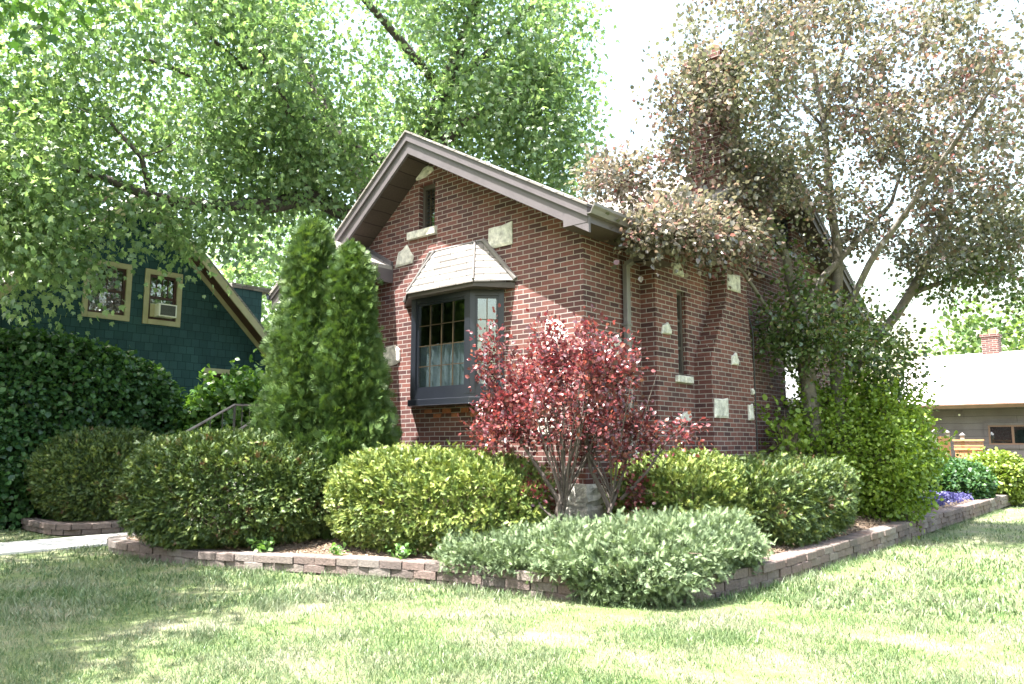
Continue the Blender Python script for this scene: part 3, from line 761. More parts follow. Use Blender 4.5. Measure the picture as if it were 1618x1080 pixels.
# ------------------------------------------------------------------ green neighbour house
GX = -19.0
G = empty('green_house', (GX-3, 8, 0)); tag(G, 'dark teal shingled house with cream trim behind the hedge', 'house')
gA = (8.02, 7.62); gs = 1.0
def gz(y): return gA[1] - .98*abs(y-gA[0])
wins = [(8.33,9.02,4.55,5.66), (6.95,7.78,4.55,5.68), (9.95,10.85,2.2,3.35)]
MB().holed([(2.,.1),(11.9,.1),(11.9,3.7),(11.9,gz(11.9)-.05),(gA[0],gA[1]-.05),(4.6,gz(4.6)-.05),(2.,gz(4.6)-.05)], [rect(a) for a in wins], lambda u, v: (GX, u, v)).build('wall', M['teal'], G)
MB().add([(GX,11.9,.1),(GX-8,11.9,.1),(GX-8,11.9,3.8),(GX,11.9,3.8)], [(0,1,2,3)]).build('wall', M['teal'], G)
rf = MB()
for ya, yb in ((4.4,gA[0]),(gA[0],12.45)):
    rf.hexa([(GX+.5,ya,gz(ya)),(GX+.5,yb,gz(yb)),(GX-8,yb,gz(yb)),(GX-8,ya,gz(ya))],[(GX+.5,ya,gz(ya)+.1),(GX+.5,yb,gz(yb)+.1),(GX-8,yb,gz(yb)+.1),(GX-8,ya,gz(ya)+.1)])
rf.build('roof', M['shingle'], G)
rb_ = MB(); tr2 = MB(); sof = MB()
for ya, yb in ((4.4,gA[0]),(gA[0],12.45)):
    rb_.hexa([(GX+.47,ya,gz(ya)-.22),(GX+.47,yb,gz(yb)-.22),(GX+.51,yb,gz(yb)-.22),(GX+.51,ya,gz(ya)-.22)],[(GX+.47,ya,gz(ya)+.02),(GX+.47,yb,gz(yb)+.02),(GX+.51,yb,gz(yb)+.02),(GX+.51,ya,gz(ya)+.02)])
    sof.hexa([(GX+.01,ya,gz(ya)-.12),(GX+.01,yb,gz(yb)-.12),(GX+.47,yb,gz(yb)-.12),(GX+.47,ya,gz(ya)-.12)],[(GX+.01,ya,gz(ya)-.1),(GX+.01,yb,gz(yb)-.1),(GX+.47,yb,gz(yb)-.1),(GX+.47,ya,gz(ya)-.1)])
    y2 = min(yb, 11.9); 
    tr2.hexa([(GX,ya,gz(ya)-.28),(GX,y2,gz(y2)-.28),(GX+.03,y2,gz(y2)-.28),(GX+.03,ya,gz(ya)-.28)],[(GX,ya,gz(ya)-.13),(GX,y2,gz(y2)-.13),(GX+.03,y2,gz(y2)-.13),(GX+.03,ya,gz(ya)-.13)])
rb_.build('rake_board', M['cream'], G); sof.build('soffit', M['maroon'], G); tr2.build('trim', M['cream'], G)
# wing and upper block further back
MB().box(-26,GX-.6,10.9,11.75,.1,5.8).build('rear_wing', M['teal'], G)
MB().box(-27,GX-.55,10.8,12.0,5.8,5.92).build('roof', M['shingle'], G)
up = MB().box(-28,GX-1.3,2.,7.6,5.5,7.2); up.build('upper_storey', M['teal'], G)
MB().hexa([(GX-1.,1.6,6.9),(GX-1.,7.9,7.75),(-28,7.9,7.75),(-28,1.6,6.9)],[(GX-1.,1.6,7.1),(GX-1.,7.9,7.95),(-28,7.9,7.95),(-28,1.6,7.1)]).build('upper_roof', M['cream'], G)
for k, a in enumerate(wins):
    y0,y1,z0,z1 = a; w = .12
    f = MB(); xo = GX+.035
    f.box(GX-.02,xo,y0-w,y0,z0-w,z1+w); f.box(GX-.02,xo,y1,y1+w,z0-w,z1+w); f.box(GX-.02,xo,y0,y1,z1,z1+w); f.box(GX-.02,xo+.02,y0,y1,z0-w,z0)
    o = f.build('window', M['cream'], G)
    s = MB(); b = .06
    s.box(GX-.09,GX-.03,y0,y0+b,z0,z1); s.box(GX-.09,GX-.03,y1-b,y1,z0,z1); s.box(GX-.09,GX-.03,y0+b,y1-b,z1-b,z1); s.box(GX-.09,GX-.03,y0+b,y1-b,z0,z0+b); zm = (z0+z1)/2
    s.box(GX-.09,GX-.03,y0+b,y1-b,zm-.03,zm+.03)
    for i in range(1, 4): s.box(GX-.07,GX-.04,y0+b+(y1-y0-2*b)*i/4-.01,y0+b+(y1-y0-2*b)*i/4+.01,zm+.03,z1-b)
    s.build('sash', M['maroon'], o)
    MB().box(GX-.066,GX-.06,y0+b,y1-b,z0+b,z1-b).build('pane', M['glass'], o)
    MB().box(GX-.6,GX-.58,y0-.3,y1+.3,z0-.3,z1+.3).build('pane_backing', M['dark'], o)  # dark sheet standing in for the shade inside the house
ac = empty('air_conditioner', (GX, 8.67, 4.61)); tag(ac, 'white window air conditioner in the right upper window of the teal house', 'air conditioner')
MB().box(GX-.1,GX+.22,8.5,8.95,4.62,4.94).build('case', M['white'], ac, .015)
MB().box(GX+.221,GX+.228,8.54,8.91,4.655,4.905).build('grille', M['grille'], ac)
MB().box(GX-.03,GX,8.39,8.5,4.62,4.94).build('side_panel', M['cream'], ac)

# ------------------------------------------------------------------ garage, fence at the right rear
GY = 27.
GA = empty('grey_garage', (-3, GY, 0)); tag(GA, 'low grey sided outbuilding with pale roof at the far right', 'garage')
gw = (-4.75,-3.2,1.53,2.10)
MB().holed([(-7.2,0),(3,0),(3,2.72),(-7.2,2.72)], [rect(gw)], lambda u, v: (u, GY, v)).build('wall', M['garage'], GA)
MB().add([(-7.2,GY,0),(-7.2,GY+8,0),(-7.2,GY+8,2.7),(-7.2,GY+4,4.5),(-7.2,GY,2.7)], [(0,1,2,3,4)]).build('wall', M['garage'], GA)
rf = MB()
rf.hexa([(-7.6,GY-.5,2.66),(3.4,GY-.5,2.66),(3.4,GY+4,4.60),(-7.6,GY+4,4.60)],[(-7.6,GY-.5,2.74),(3.4,GY-.5,2.74),(3.4,GY+4,4.68),(-7.6,GY+4,4.68)])
rf.hexa([(-7.6,GY+4,4.60),(3.4,GY+4,4.60),(3.4,GY+8.5,2.66),(-7.6,GY+8.5,2.66)],[(-7.6,GY+4,4.68),(3.4,GY+4,4.68),(3.4,GY+8.5,2.74),(-7.6,GY+8.5,2.74)])
rf.build('roof', M['roofpale'], GA)
g = MB(); gutter(g, (-7.6,GY-.5,2.735), (3.4,GY-.5,2.735), (0,-1,0), .13, .13); g.build('gutter', M['brown'], GA)
MB().add([(-7.6,GY-.49,2.64),(3.4,GY-.49,2.64),(3.4,GY,2.64),(-7.6,GY,2.64)], [(0,1,2,3)]).build('soffit', M['brown'], GA)
f = MB(); w=.11
f.box(gw[0]-w,gw[1]+w,GY-.03,GY+.01,gw[3],gw[3]+w); f.box(gw[0]-w,gw[1]+w,GY-.03,GY+.01,gw[2]-w,gw[2]); f.box(gw[0]-w,gw[0],GY-.03,GY+.01,gw[2],gw[3]); f.box(gw[1],gw[1]+w,GY-.03,GY+.01,gw[2],gw[3])
gwo = f.build('window', M['garage'], GA)
s = MB(); b=.045; zz0, zz1 = gw[2], gw[3]
s.box(gw[0],gw[0]+b,GY-.02,GY+.03,zz0,zz1); s.box(gw[1]-b,gw[1],GY-.02,GY+.03,zz0,zz1); s.box(gw[0]+b,gw[1]-b,GY-.02,GY+.03,zz0,zz0+b); s.box(gw[0]+b,gw[1]-b,GY-.02,GY+.03,zz1-b,zz1)
xm = gw[0]+.62; s.box(xm-.03,xm+.03,GY-.025,GY+.03,zz0+b,zz1-b)
s.build('sash', M['brown'], gwo); MB().box(gw[0]+b,gw[1]-b,GY+.005,GY+.01,zz0+b,zz1-b).build('pane', M['glass'], gwo)
MB().box(gw[0]-.3,gw[1]+.3,GY+.4,GY+.42,zz0-.3,zz1+.3).build('pane_backing', M['dark'], gwo)  # dark colour painted in place of the garage's unlit inside
MB().box(-5.60,-5.38,GY-.02,GY+.01,2.32,2.54).build('vent', M['garage'], GA, .01)
MB().tube([(-5.48,GY-.05,2.43),(-5.48,GY,2.43)], .03, 8).build('outlet_cover', M['white'], GA)
MB().box(-6.75,-6.2,GY-.02,GY+.01,1.7,2.35).build('shutter', M['brown'], GA)
cmb = MB().box(-5.42,-4.93,GY+3.8,GY+4.4,4.4,5.22).box(-5.46,-4.89,GY+3.76,GY+4.44,5.22,5.30)
gc = cmb.build('chimney', M['brick'], GA)
MB().tube([(-5.12,GY+4.1,5.3),(-5.12,GY+4.1,5.48)], .13, 10).build('flue', M['wood'], gc)

fe = empty('wood_fence', (-5, 25, .0)); tag(fe, 'cedar privacy fence section with capped posts by the grey garage', 'fence')
fx0, fx1, fy = -5.33, -4.62, 25.
def post(x, y, h):
    p = MB().box(x-.05,x+.05,y-.05,y+.05,0,h).build('post', M['greywood'], fe)
    c = MB().box(x-.075,x+.075,y-.075,y+.075,h,h+.03); c.add([(x-.06,y-.06,h+.03),(x+.06,y-.06,h+.03),(x+.06,y+.06,h+.03),(x-.06,y+.06,h+.03),(x,y,h+.09)], [(0,1,4),(1,2,4),(2,3,4),(3,0,4)]); c.build('cap', M['gutter'], p)
post(fx0, fy-.4, 1.85); post(fx0+.27, fy+.1, 1.78); post(fx0, 23.2, 1.85)
bd = MB()
for i in range(9): bd.box(fx0+.04, fx0+.062, 23.25+.15*i, 23.39+.15*i, .05, 1.75)
bd.build('panel', M['wood'], fe)
bd = MB()
for i in range(6): bd.box(fx0+.08+i*.115, fx0+.185+i*.115, fy, fy+.02, .05, 1.38)
bd.box(fx0+.06, fx1+.08, fy-.03, fy-.002, 1.38, 1.45); bd.box(fx0+.06, fx1+.08, fy, fy+.02, 1.48, 1.53); bd.box(fx0+.06, fx1+.08, fy, fy+.02, 1.56, 1.60); bd.box(fx0+.04, fx1+.1, fy-.04, fy+.05, 1.63, 1.68)
bd.build('panel', M['wood'], fe)

# utility pole and wires far behind
up_ = empty('utility_pole', (-14.6, 46, 0)); tag(up_, 'thin grey utility pole far behind the pale garage roof', 'utility pole')
MB().tube([(-14.6,46,0),(-14.6,46,7.3)], [.14,.1], 8).build('pole', M['greywood'], up_); MB().box(-15.2,-14.0,45.95,46.05,6.7,6.82).build('crossarm', M['greywood'], up_)
for z, nm in ((6.85,'lower'),(7.9,'upper')):
    pts = []
    for i in range(13):
        t = i/12; pts.append((-14.6+30*t, 46-8*t, z+1.2*t-1.6*t*(1-t)))
    tag(MB().tube(pts, .012, 4).build('utility_wire', M['cable']), f'{nm} of the two thin overhead wires above the garage roof', 'wire')

# ------------------------------------------------------------------ vegetation
def bumps(D, seed, amp, freq):
    r = np.random.default_rng(seed); o = np.zeros(len(D))
    for k in range(9):
        w = unit(r.normal(size=3)) * freq * r.uniform(.5, 1.6); o += np.sin(D @ w + r.uniform(0, 6.28)) * r.uniform(.4, 1)
    return o * amp / 4

def mound(c, rad, n, seed, power=2.6, amp=.08, freq=7, rot=0., zmin=-.95):
    """points and normals on a lumpy clipped-shrub surface"""
    D = rdir(int(n*1.5)); D = D[D[:,2] > zmin][:n]
    k = (np.abs(D)**power).sum(1)**(-1/power)
    S = D * (k * (1 + bumps(D, seed, amp, freq) + bumps(D, seed+50, amp*1.1, 3.2) + bumps(D, seed+80, amp*.5, freq*2.4)))[:,None] * np.array(rad)
    nn = unit(D / np.array(rad))
    cr, sr = math.cos(rot), math.sin(rot); Rm = np.array([[cr,-sr,0],[sr,cr,0],[0,0,1]])
    return S @ Rm.T + np.array(c), nn @ Rm.T

def core(c, rad, seed, power, amp, freq, rot, scale, parent, mat):
    """woody inside of a dense shrub: twigs from the foot to the shell"""
    P_, n_ = mound(c, [r*scale for r in rad], 90, seed, power, amp, freq, rot, -.5)
    mb = MB(); foot = Vector((c[0], c[1], c[2]-rad[2]*.98))
    for p in P_:
        p = Vector(p); b = foot + Vector((random.uniform(-.15,.15)*rad[0], random.uniform(-.15,.15)*rad[1], 0))
        m = b.lerp(p, .5) + Vector((0,0,.1*rad[2])); mb.tube([b, m, p], [.018,.011,.004], 4, False)
    return mb.build('stem', mat, parent)

SPR = [spray_t(9,.42,.16,.25), spray_t(9,.34,.16,.4), spray_t(8,.48,.16,.15)]
FAN = [fan_t(), fan_t()]
def leaves_obj(name, sets, mat, parent):
    Vs, Fs, o = [], [], 0
    for V, F in sets: Vs.append(V); Fs.append(F + o); o += len(V)
    return np_mesh(name, np.concatenate(Vs), np.concatenate(Fs), mat, parent)

def shoots(c, rad, k, seed, power, amp, freq, rot, ln, per, size, T, up=.8):
    P_, nn = mound(c, rad, k, seed, power, amp, freq, rot, -.35); out = []
    d = unit(nn + np.array([0,0,up]) + RNG.normal(size=P_.shape)*.25); l = RNG.uniform(*ln, len(P_))
    t = np.linspace(0,1,per)[None,:,None]
    q = (P_[:,None,:] + d[:,None,:]*l[:,None,None]*t + np.array([0,0,-.12])*l[:,None,None]*t**2).reshape(-1,3)
    dd = np.repeat(d, per, 0); ax = unit(dd*.6 + RNG.normal(size=q.shape)*.7)
    return scatter(T[0], T[1], q, ax, unit(RNG.normal(size=q.shape)+np.array([0,0,.8])), RNG.uniform(*size, len(q)))

def dense_shrub(name, label, cat, c, rad, n, mat, seed, size=(.045,.08), power=2.6, amp=.07, freq=8, rot=0, temps=SPR, upb=.35, layers=((1.,.8),(.94,.8),(.86,.6)), jit=.42, group=None, fuzz=.022):
    o = empty(name, (c[0], c[1], c[2]-rad[2])); tag(o, label, cat, group)
    sets = []
    for sc_, fr_ in layers:
        m = int(n*fr_)
        P_, nn = mound(c, [r*sc_ for r in rad], m, seed, power, amp, freq, rot)
        P_ = P_ + nn * RNG.normal(size=(len(P_),1)) * fuzz
        ax = unit(nn + np.array([0,0,upb]) + RNG.normal(size=P_.shape)*jit)
        nm = unit(nn + np.array([0,0,.6]) + RNG.normal(size=P_.shape)*.8)
        k = len(temps)
        for j in range(k):
            sl = slice(j, None, k); q = P_[sl]
            s = RNG.uniform(*size, len(q))
            V, F = scatter(temps[j][0], temps[j][1], q - ax[sl]*s[:,None]*.5, ax[sl], nm[sl], s); sets.append((V, F))
    sets.append(shoots(c, rad, int(n*.016), seed, power, amp, freq, rot, (.05,.13), 4, size, temps[0], .5))
    leaves_obj('foliage', sets, mat, o)
    core(c, rad, seed, power, amp, freq, rot, .85, o, M['twig'])
    return o

YG = 'clipped yew shrubs'
va = R(-48)      # axis roughly across the line of sight
dense_shrub('yew_shrub', 'largest rounded yew, olive green, sitting at the left end of the block wall', 'shrub', (-9.95,5.72,.90), (1.45,.78,.74), 19000, M['yewdark'], 3, rot=R(38), amp=.06, power=3.0, group=YG)
dense_shrub('yew_shrub', 'rounded dark yew left of the concrete walk, farthest left', 'shrub', (-15.5,6.3,.92), (1.28,1.05,.83), 12000, M['yewdark'], 5, rot=R(38), amp=.06, power=2.7, group=YG, size=(.055,.095))
dense_shrub('yew_shrub', 'broad yellow green yew below the bay window', 'shrub', (-7.28,6.9,.80), (1.44,.78,.60), 18000, M['yew'], 7, rot=R(12), amp=.09, power=3.6, group=YG, freq=7)
dense_shrub('yew_shrub', 'bright yellow tipped yew right of the red leaved shrub', 'shrub', (-4.9,8.95,.79), (.74,1.1,.55), 10500, M['yew'], 9, rot=R(0), amp=.11, power=2.8, group=YG)
dense_shrub('yew_shrub', 'boxy dark green yew between the yellow tipped yew and bright leafy shrub', 'shrub', (-4.5,10.65,.78), (.78,1.5,.54), 13000, M['yewdark'], 13, rot=R(0), amp=.08, power=3.4, group=YG)

# spreading juniper over the corner of the wall
JU = empty('juniper_shrub', (-4.7, 7., .2)); tag(JU, 'low spreading grey green juniper spilling over the wall corner', 'shrub')
sets = []
for (cx,cy,cz,rx,ry,rz,sd) in ((-5.85,6.75,.33,.80,.62,.28,1),(-4.95,6.9,.38,.80,.66,.34,2),(-4.35,7.2,.42,.68,.75,.38,3),(-4.12,7.85,.42,.52,.62,.40,4),(-5.3,7.2,.32,.6,.45,.26,5),(-4.5,6.72,.28,.6,.4,.32,6)):
    for sc_, m in ((1.,6500),(.9,4200),(.75,1500)):
        P_, nn = mound((cx,cy,cz-.02), (rx*sc_,ry*sc_,rz*sc_*.82), m, sd, 2.2, .2, 9, 0, -.75)
        ax = unit(nn*.8 + np.array([0,0,.45]) + RNG.normal(size=P_.shape)*.5); nm = unit(RNG.normal(size=P_.shape)+np.array([0,0,.5]))
        P_ = P_ + nn*RNG.normal(size=(len(P_),1))*.05
        for j in range(3):
            q = P_[j::3]; s = RNG.uniform(.04,.085,len(q)); sets.append(scatter(SPR[j][0], SPR[j][1], q-ax[j::3]*s[:,None]*.5, ax[j::3], nm[j::3], s))
leaves_obj('foliage', sets, M['juniper'], JU)
mb = MB()
for i in range(40):
    a = random.uniform(0,6.28); r = random.uniform(.5,1.); mb.tube([(-4.9,7.1,.2),(-4.9+.8*math.cos(a)*r*.6,7.1+.5*math.sin(a)*r*.6,.45),(-4.9+1.4*math.cos(a)*r,7.1+.8*math.sin(a)*r,.5)],[.02,.012,.004],4,False)
mb.build('stem', M['twig'], JU)

# arborvitae pair
def arborvitae(x, y, z0, h, r, label, seed):
    o = empty('arborvitae', (x,y,z0)); tag(o, label, 'tree', 'arborvitae by the porch')
    sets = []
    for sc_, m in ((1.,14000),(.86,8000),(.66,3000)):
        t = RNG.random(m)**1.15; a = RNG.uniform(0, 2*math.pi, m)
        prof = np.interp(t, [0,.1,.32,.5,.63,.76,.9,.96,1.], [.86,.96,1.0,.96,.82,.66,.50,.34,.08])
        D = np.stack([np.cos(a), np.sin(a), np.zeros(m)], 1)
        lump = 1 + bumps(np.stack([np.cos(a)*1.,np.sin(a)*1.,t*h*1.1],1), seed, .32, 4.2) + bumps(np.stack([np.cos(a),np.sin(a),t*h*1.6],1), seed+9, .17, 10)
        rad = r*prof*sc_*lump
        P_ = np.stack([x+np.cos(a)*rad, y+np.sin(a)*rad, z0+t*h], 1) + RNG.normal(size=(m,3))*.05
        ax = unit(D*.75 + np.array([0,0,.75]) + RNG.normal(size=P_.shape)*.35)
        tang = np.stack([-np.sin(a), np.cos(a), np.zeros(m)], 1)
        nm = unit(tang + RNG.normal(size=P_.shape)*.7)
        for j in range(2):
            q = P_[j::2]; s = RNG.uniform(.06,.12,len(q)); sets.append(scatter(FAN[j][0], FAN[j][1], q-ax[j::2]*s[:,None]*.4, ax[j::2], nm[j::2], s))
    leaves_obj('foliage', sets, M['arbor'], o)
    mb = MB(); mb.tube([(x,y,z0),(x,y,z0+h*.5),(x,y,z0+h*.92)],[.07,.05,.01],7)
    for i in range(70):
        a = random.uniform(0,6.28); t = random.uniform(.05,.85); rr_ = r*(1-.6*t)*.8; mb.tube([(x,y,z0+h*t*.9),(x+math.cos(a)*rr_,y+math.sin(a)*rr_,z0+h*t*.9+.25)],[.014,.004],4,False)
    mb.build('trunk', M['bark'], o)
arborvitae(-9.42,6.42,.35,4.33,.49,'taller narrow arborvitae on the left in front of the porch gable',3)
arborvitae(-8.92,6.74,.35,3.95,.48,'shorter narrow arborvitae between its taller twin and the bay window',4)

# woody plants grown from hand-placed limbs: clumps are joined to the nearest branch node
def grow(limbs, clumps, step=.35, sag=.0, rbase=.012, expo=.5):
    """limbs: list of polylines [(x,y,z,r)...]; returns MB of wood and list of twig segments (p0, p1)"""
    nodes = []; rads = []; mb = MB()
    for Lm in limbs:
        pts = []; rr_ = []
        for a, b in zip(Lm, Lm[1:]):
            n = max(1, int((Vector(b[:3])-Vector(a[:3])).length/step))
            for i in range(n):
                t = i/n; pts.append(Vector(a[:3]).lerp(Vector(b[:3]), t)); rr_.append(a[3]+(b[3]-a[3])*t)
        pts.append(Vector(Lm[-1][:3])); rr_.append(Lm[-1][3])
        for i in range(1, len(pts)-1):
            pts[i] = pts[i] + mnoise.noise_vector(pts[i]*1.3)*.06*min(1, rr_[i]*20)
        mb.tube(pts, rr_, 9 if rr_[0] > .06 else 6)
        nodes += pts; rads += rr_
    Nd = np.array([tuple(p) for p in nodes]); Rd = list(rads)
    C_ = np.array(clumps)
    dist = np.array([np.min(((Nd-c)**2).sum(1)) for c in C_]); order = np.argsort(dist)
    segs = []
    for i in order:
        c = C_[i]; d2 = ((Nd-c)**2).sum(1) ; k = int(np.argmin(d2)); p = Nd[k]; d = math.sqrt(d2[k])
        n = max(2, int(d/step)+1)
        r0 = min(Rd[k]*.65, rbase*(.6+.5*d)); pts = []
        bend = RNG.normal(size=3)*.08*d
        for q in range(n+1):
            t = q/n; w = p+(c-p)*t + bend*math.sin(math.pi*t) + np.array([0,0,-sag*d*math.sin(math.pi*t)*.5 ])
            pts.append(w)
        rr_ = [max(.003, r0*(1-.75*q/n)) for q in range(n+1)]
        mb.tube([tuple(w) for w in pts], rr_, 5 if r0 > .015 else 4, False)
        Nd = np.vstack([Nd, np.array(pts[1:])]); Rd += rr_[1:]
        segs.append((pts[-2], pts[-1], i))
    return mb, segs

def clump_leaves(segs, per, spread, size, temp, mat, parent, hang=0., flat=.0, along=.5, sizes=None, upn=.5):
    Ps, Ax = [], []
    for p0, p1, i in segs:
        n = max(2, int(per*RNG.uniform(.55,1.45)))
        d = (p1-p0); t = RNG.random((n,1))**.7
        q = p1 - d*(1-t)*along*2 + RNG.normal(size=(n,3))*np.array([spread,spread,spread*(1-flat)])
        Ps.append(q); a = (q-p1); Ax.append(unit(unit(d)*.5 + a/max(spread,.01)*.7 + RNG.normal(size=(n,3))*.5 + np.array([0,0,-hang])))
    P_ = np.concatenate(Ps); A_ = np.concatenate(Ax)
    nm = unit(np.array([0,0,upn]) + RNG.normal(size=P_.shape)*.6)
    s = RNG.uniform(*size, len(P_))
    V, F = scatter(temp[0], temp[1], P_, A_, nm, s)
    return np_mesh('crown', V, F, mat, parent)

def ell(n, c, r, fill=.35, zcut=None):
    D = rdir(n); k = RNG.random((n,1)); k = (fill + (1-fill)*k)**.6
    return np.array(c) + D*k*np.array(r)

# silver maple between the houses
MT = empty('maple_tree', (-14.8,12.2,0)); tag(MT, 'huge green maple rising between the two houses, its limbs over both roofs', 'tree')
limbs = [
 [(-14.8,12.2,0,.5),(-14.7,12.1,3,.42),(-14.5,12.0,5.8,.38)],
 [(-14.5,12.0,5.8,.24),(-14.6,10.9,6.9,.21),(-14.7,9.9,7.1,.19),(-14.6,8.9,6.6,.17),(-14.8,7.6,6.35,.14),(-15.0,6.5,6.3,.11),(-15.3,5.4,6.6,.07),(-15.5,4.4,6.7,.04)],
 [(-15.0,6.5,6.3,.07),(-14.9,6.2,7.0,.05),(-15.0,5.6,7.6,.03)],
 [(-14.5,12,5.8,.3),(-14.0,12.3,8,.26),(-13.2,12.6,10,.2),(-12.4,13,12.5,.12),(-12,13.2,15,.05)],
 [(-14.0,12.3,8,.18),(-12.6,12.6,9,.15),(-11.4,13.2,9.7,.09),(-10.4,13.6,10.1,.04)],
 [(-13.2,12.6,10,.12),(-11.8,13.2,11.2,.08),(-10.8,13.6,12.3,.04)],
 [(-14.5,12,5.8,.26),(-15.6,11.8,8.5,.22),(-16.8,11.2,11,.16),(-17.6,10.4,13.5,.08)],
 [(-14.0,12.3,8,.14),(-14.6,10.6,8.6,.11),(-15.2,8.8,9.6,.07),(-15.6,7.4,10.6,.03)],
 [(-13.2,12.6,10,.13),(-13.6,11,11.4,.09),(-13.6,9.2,12.2,.05)],
 [(-15.6,11.8,8.5,.15),(-16.6,10,9.6,.11),(-17.2,8,10.2,.07),(-17.4,6.2,10.2,.04)],
 [(-14.7,9.9,7.1,.1),(-14.2,9,8.6,.08),(-13.8,7.9,9.6,.05)],
]
cl = np.concatenate([ell(250,(-14.6,11.2,11.8),(5.0,4.8,4.6),.3), ell(110,(-12.2,13.2,10.4),(2.5,2.2,3.6),.3), ell(150,(-15.2,7.2,9.5),(2.9,3.6,2.7),.3),
                     ell(46,(-15.6,4.9,6.0),(1.5,1.5,1.3),.2), ell(70,(-17.2,4.6,7.3),(1.5,2.0,2.3),.2), ell(40,(-14.6,9.6,7.6),(1.2,1.8,1.2),.2), ell(60,(-10.9,13.6,8.4),(1.35,1.5,2.9),.2), ell(12,(-15.4,4.9,4.9),(.7,.8,.7),.2), ell(18,(-14.7,7.4,5.95),(.8,1.6,.35),.2)])
mb, segs = grow(limbs, cl, .5, .12, .02)
mb.build('trunk', M['barkdark'], MT, smooth=True)
mt = maple_t()
clump_leaves(segs, 108, .31, (.08,.145), mt, M['maple'], MT, .9, -.5, .3, upn=.3)

BT = empty('backyard_tree', (-23,15,0)); tag(BT, 'pale green leafy tree behind the rear wing of the teal house', 'tree')
cl = np.concatenate([ell(90,(-22.8,14.6,6.8),(4.2,2.6,3.4),.3), ell(30,(-19.3,14.8,5.2),(1.4,1.2,1.6),.2)])
mb, segs = grow([[(-23,15,0,.25),(-23,15,3,.2),(-22.8,14.8,7,.08)],[(-23,15,3,.12),(-21,14.8,5,.07),(-19.5,14.8,5.6,.03)]], cl, .6, .1, .02)
mb.build('trunk', M['barkdark'], BT, smooth=True); clump_leaves(segs, 90, .45, (.12,.2), mt, M['maple'], BT, .6, -.1, .35, upn=.3)

# street maple just outside the picture at the left: it shades the left lawn
ST = empty('street_tree', (-13.2,.2,0)); tag(ST, 'broad street maple on the parkway left of the lawn', 'tree')
cl = np.concatenate([ell(84,(-15.3,.0,8.3),(3.9,3.0,2.6),.3), ell(16,(-15.5,2.2,8.),(3.0,1.5,1.8),.3), ell(70,(-7.7,-1.3,7.6),(1.2,.9,.6),.1), ell(80,(-9.2,.1,7.8),(1.3,1.0,.7),.1), ell(70,(-10.9,.9,8.),(1.6,1.0,.7),.1), ell(9,(-11.6,3.1,8.0),(1.6,.6,.7),.2)])
mb, segs = grow([[(-13.2,.2,0,.3),(-13.2,.2,3,.25),(-13.2,.3,5,.2)],[(-13.2,.3,5,.15),(-11.5,0,6.6,.1),(-9.2,-.5,7.6,.04)],[(-13.2,.3,5,.15),(-14.8,.6,7,.1),(-16,1.2,8.3,.04)],[(-13.2,.3,5,.16),(-13.2,.2,7.5,.1),(-13,0,10,.04)]], cl, .5, .1, .02)
mb.build('trunk', M['barkdark'], ST, smooth=True)
clump_leaves(segs, 62, .42, (.12,.18), mt, M['maple2'], ST, .4)
# trees across the street (seen in the window panes)
for k, (x, y, h) in enumerate(((-16,-17,11),(-7,-20,12.5),(2,-18,10.5))):
    T = empty('street_tree', (x,y,0)); tag(T, ['leafy tree across the street, west end','tallest leafy tree across the street','leafy tree across the street, east end'][k], 'tree', 'trees across the street')
    cl = ell(70,(x,y,h*.6),(4.2,4.2,h*.38),.3)
    mb, segs = grow([[(x,y,0,.3),(x,y,h*.35,.2),(x+.3,y,h*.8,.05)]], cl, .8, .1, .02)
    mb.build('trunk', M['barkdark'], T); clump_leaves(segs, 40, .8, (.25,.4), leaf_t(.9), M['maple2'], T, .3)

# purple leaf plum
PT = empty('plum_tree', (-4.8,13.1,.4)); tag(PT, 'purple and olive leaved plum tree beside the brick chimney', 'tree')
limbs = [
 [(-4.8,13.1,.3,.17),(-4.78,13.05,1.6,.155),(-4.85,13.0,2.8,.14),(-4.9,12.95,3.7,.12)],
 [(-4.62,13.35,.3,.13),(-4.5,13.4,2,.11),(-4.5,13.5,3.5,.10),(-4.45,13.6,5,.08),(-4.5,13.4,7,.055),(-4.6,13.2,9,.025)],
 [(-4.9,12.95,3.7,.085),(-5.0,12.7,4.6,.07),(-5.2,12.2,5.8,.05),(-5.5,11.6,7.2,.03),(-5.9,11.2,8.6,.012)],
 [(-4.9,12.95,3.7,.075),(-4.6,13.3,4.4,.06),(-4.2,13.9,5.0,.05),(-3.8,14.6,5.8,.035),(-3.6,15.2,6.8,.015)],
 [(-4.85,13.0,2.9,.05),(-5.1,12.3,3.6,.04),(-5.25,11.6,4.2,.03),(-5.3,10.9,4.5,.02),(-5.2,10.0,4.5,.012),(-5.1,9.2,4.35,.006)],
 [(-4.62,13.35,2.2,.10),(-4.2,14.2,3.2,.09),(-3.7,15.2,4.2,.08),(-3.3,15.9,5.4,.06),(-3.1,16.3,6.6,.03)],
 [(-3.7,15.2,4.2,.05),(-2.9,15.9,4.6,.035),(-2.2,16.6,4.7,.02),(-1.5,17.2,4.6,.008)],
 [(-4.5,13.5,3.5,.06),(-3.6,13.0,4.6,.05),(-2.6,12.6,5.6,.035),(-1.6,12.1,6.6,.015)],
 [(-5.2,12.2,5.8,.035),(-5.8,11.2,6.2,.025),(-6.3,10.3,6.0,.015),(-6.6,9.6,5.7,.008)],
 [(-4.5,13.4,7,.035),(-4.0,13.0,8,.025),(-3.5,12.6,9,.012)],
 [(-4.5,13.4,7,.03),(-5.2,13.2,8.2,.02),(-5.8,12.9,9.2,.01)],
]
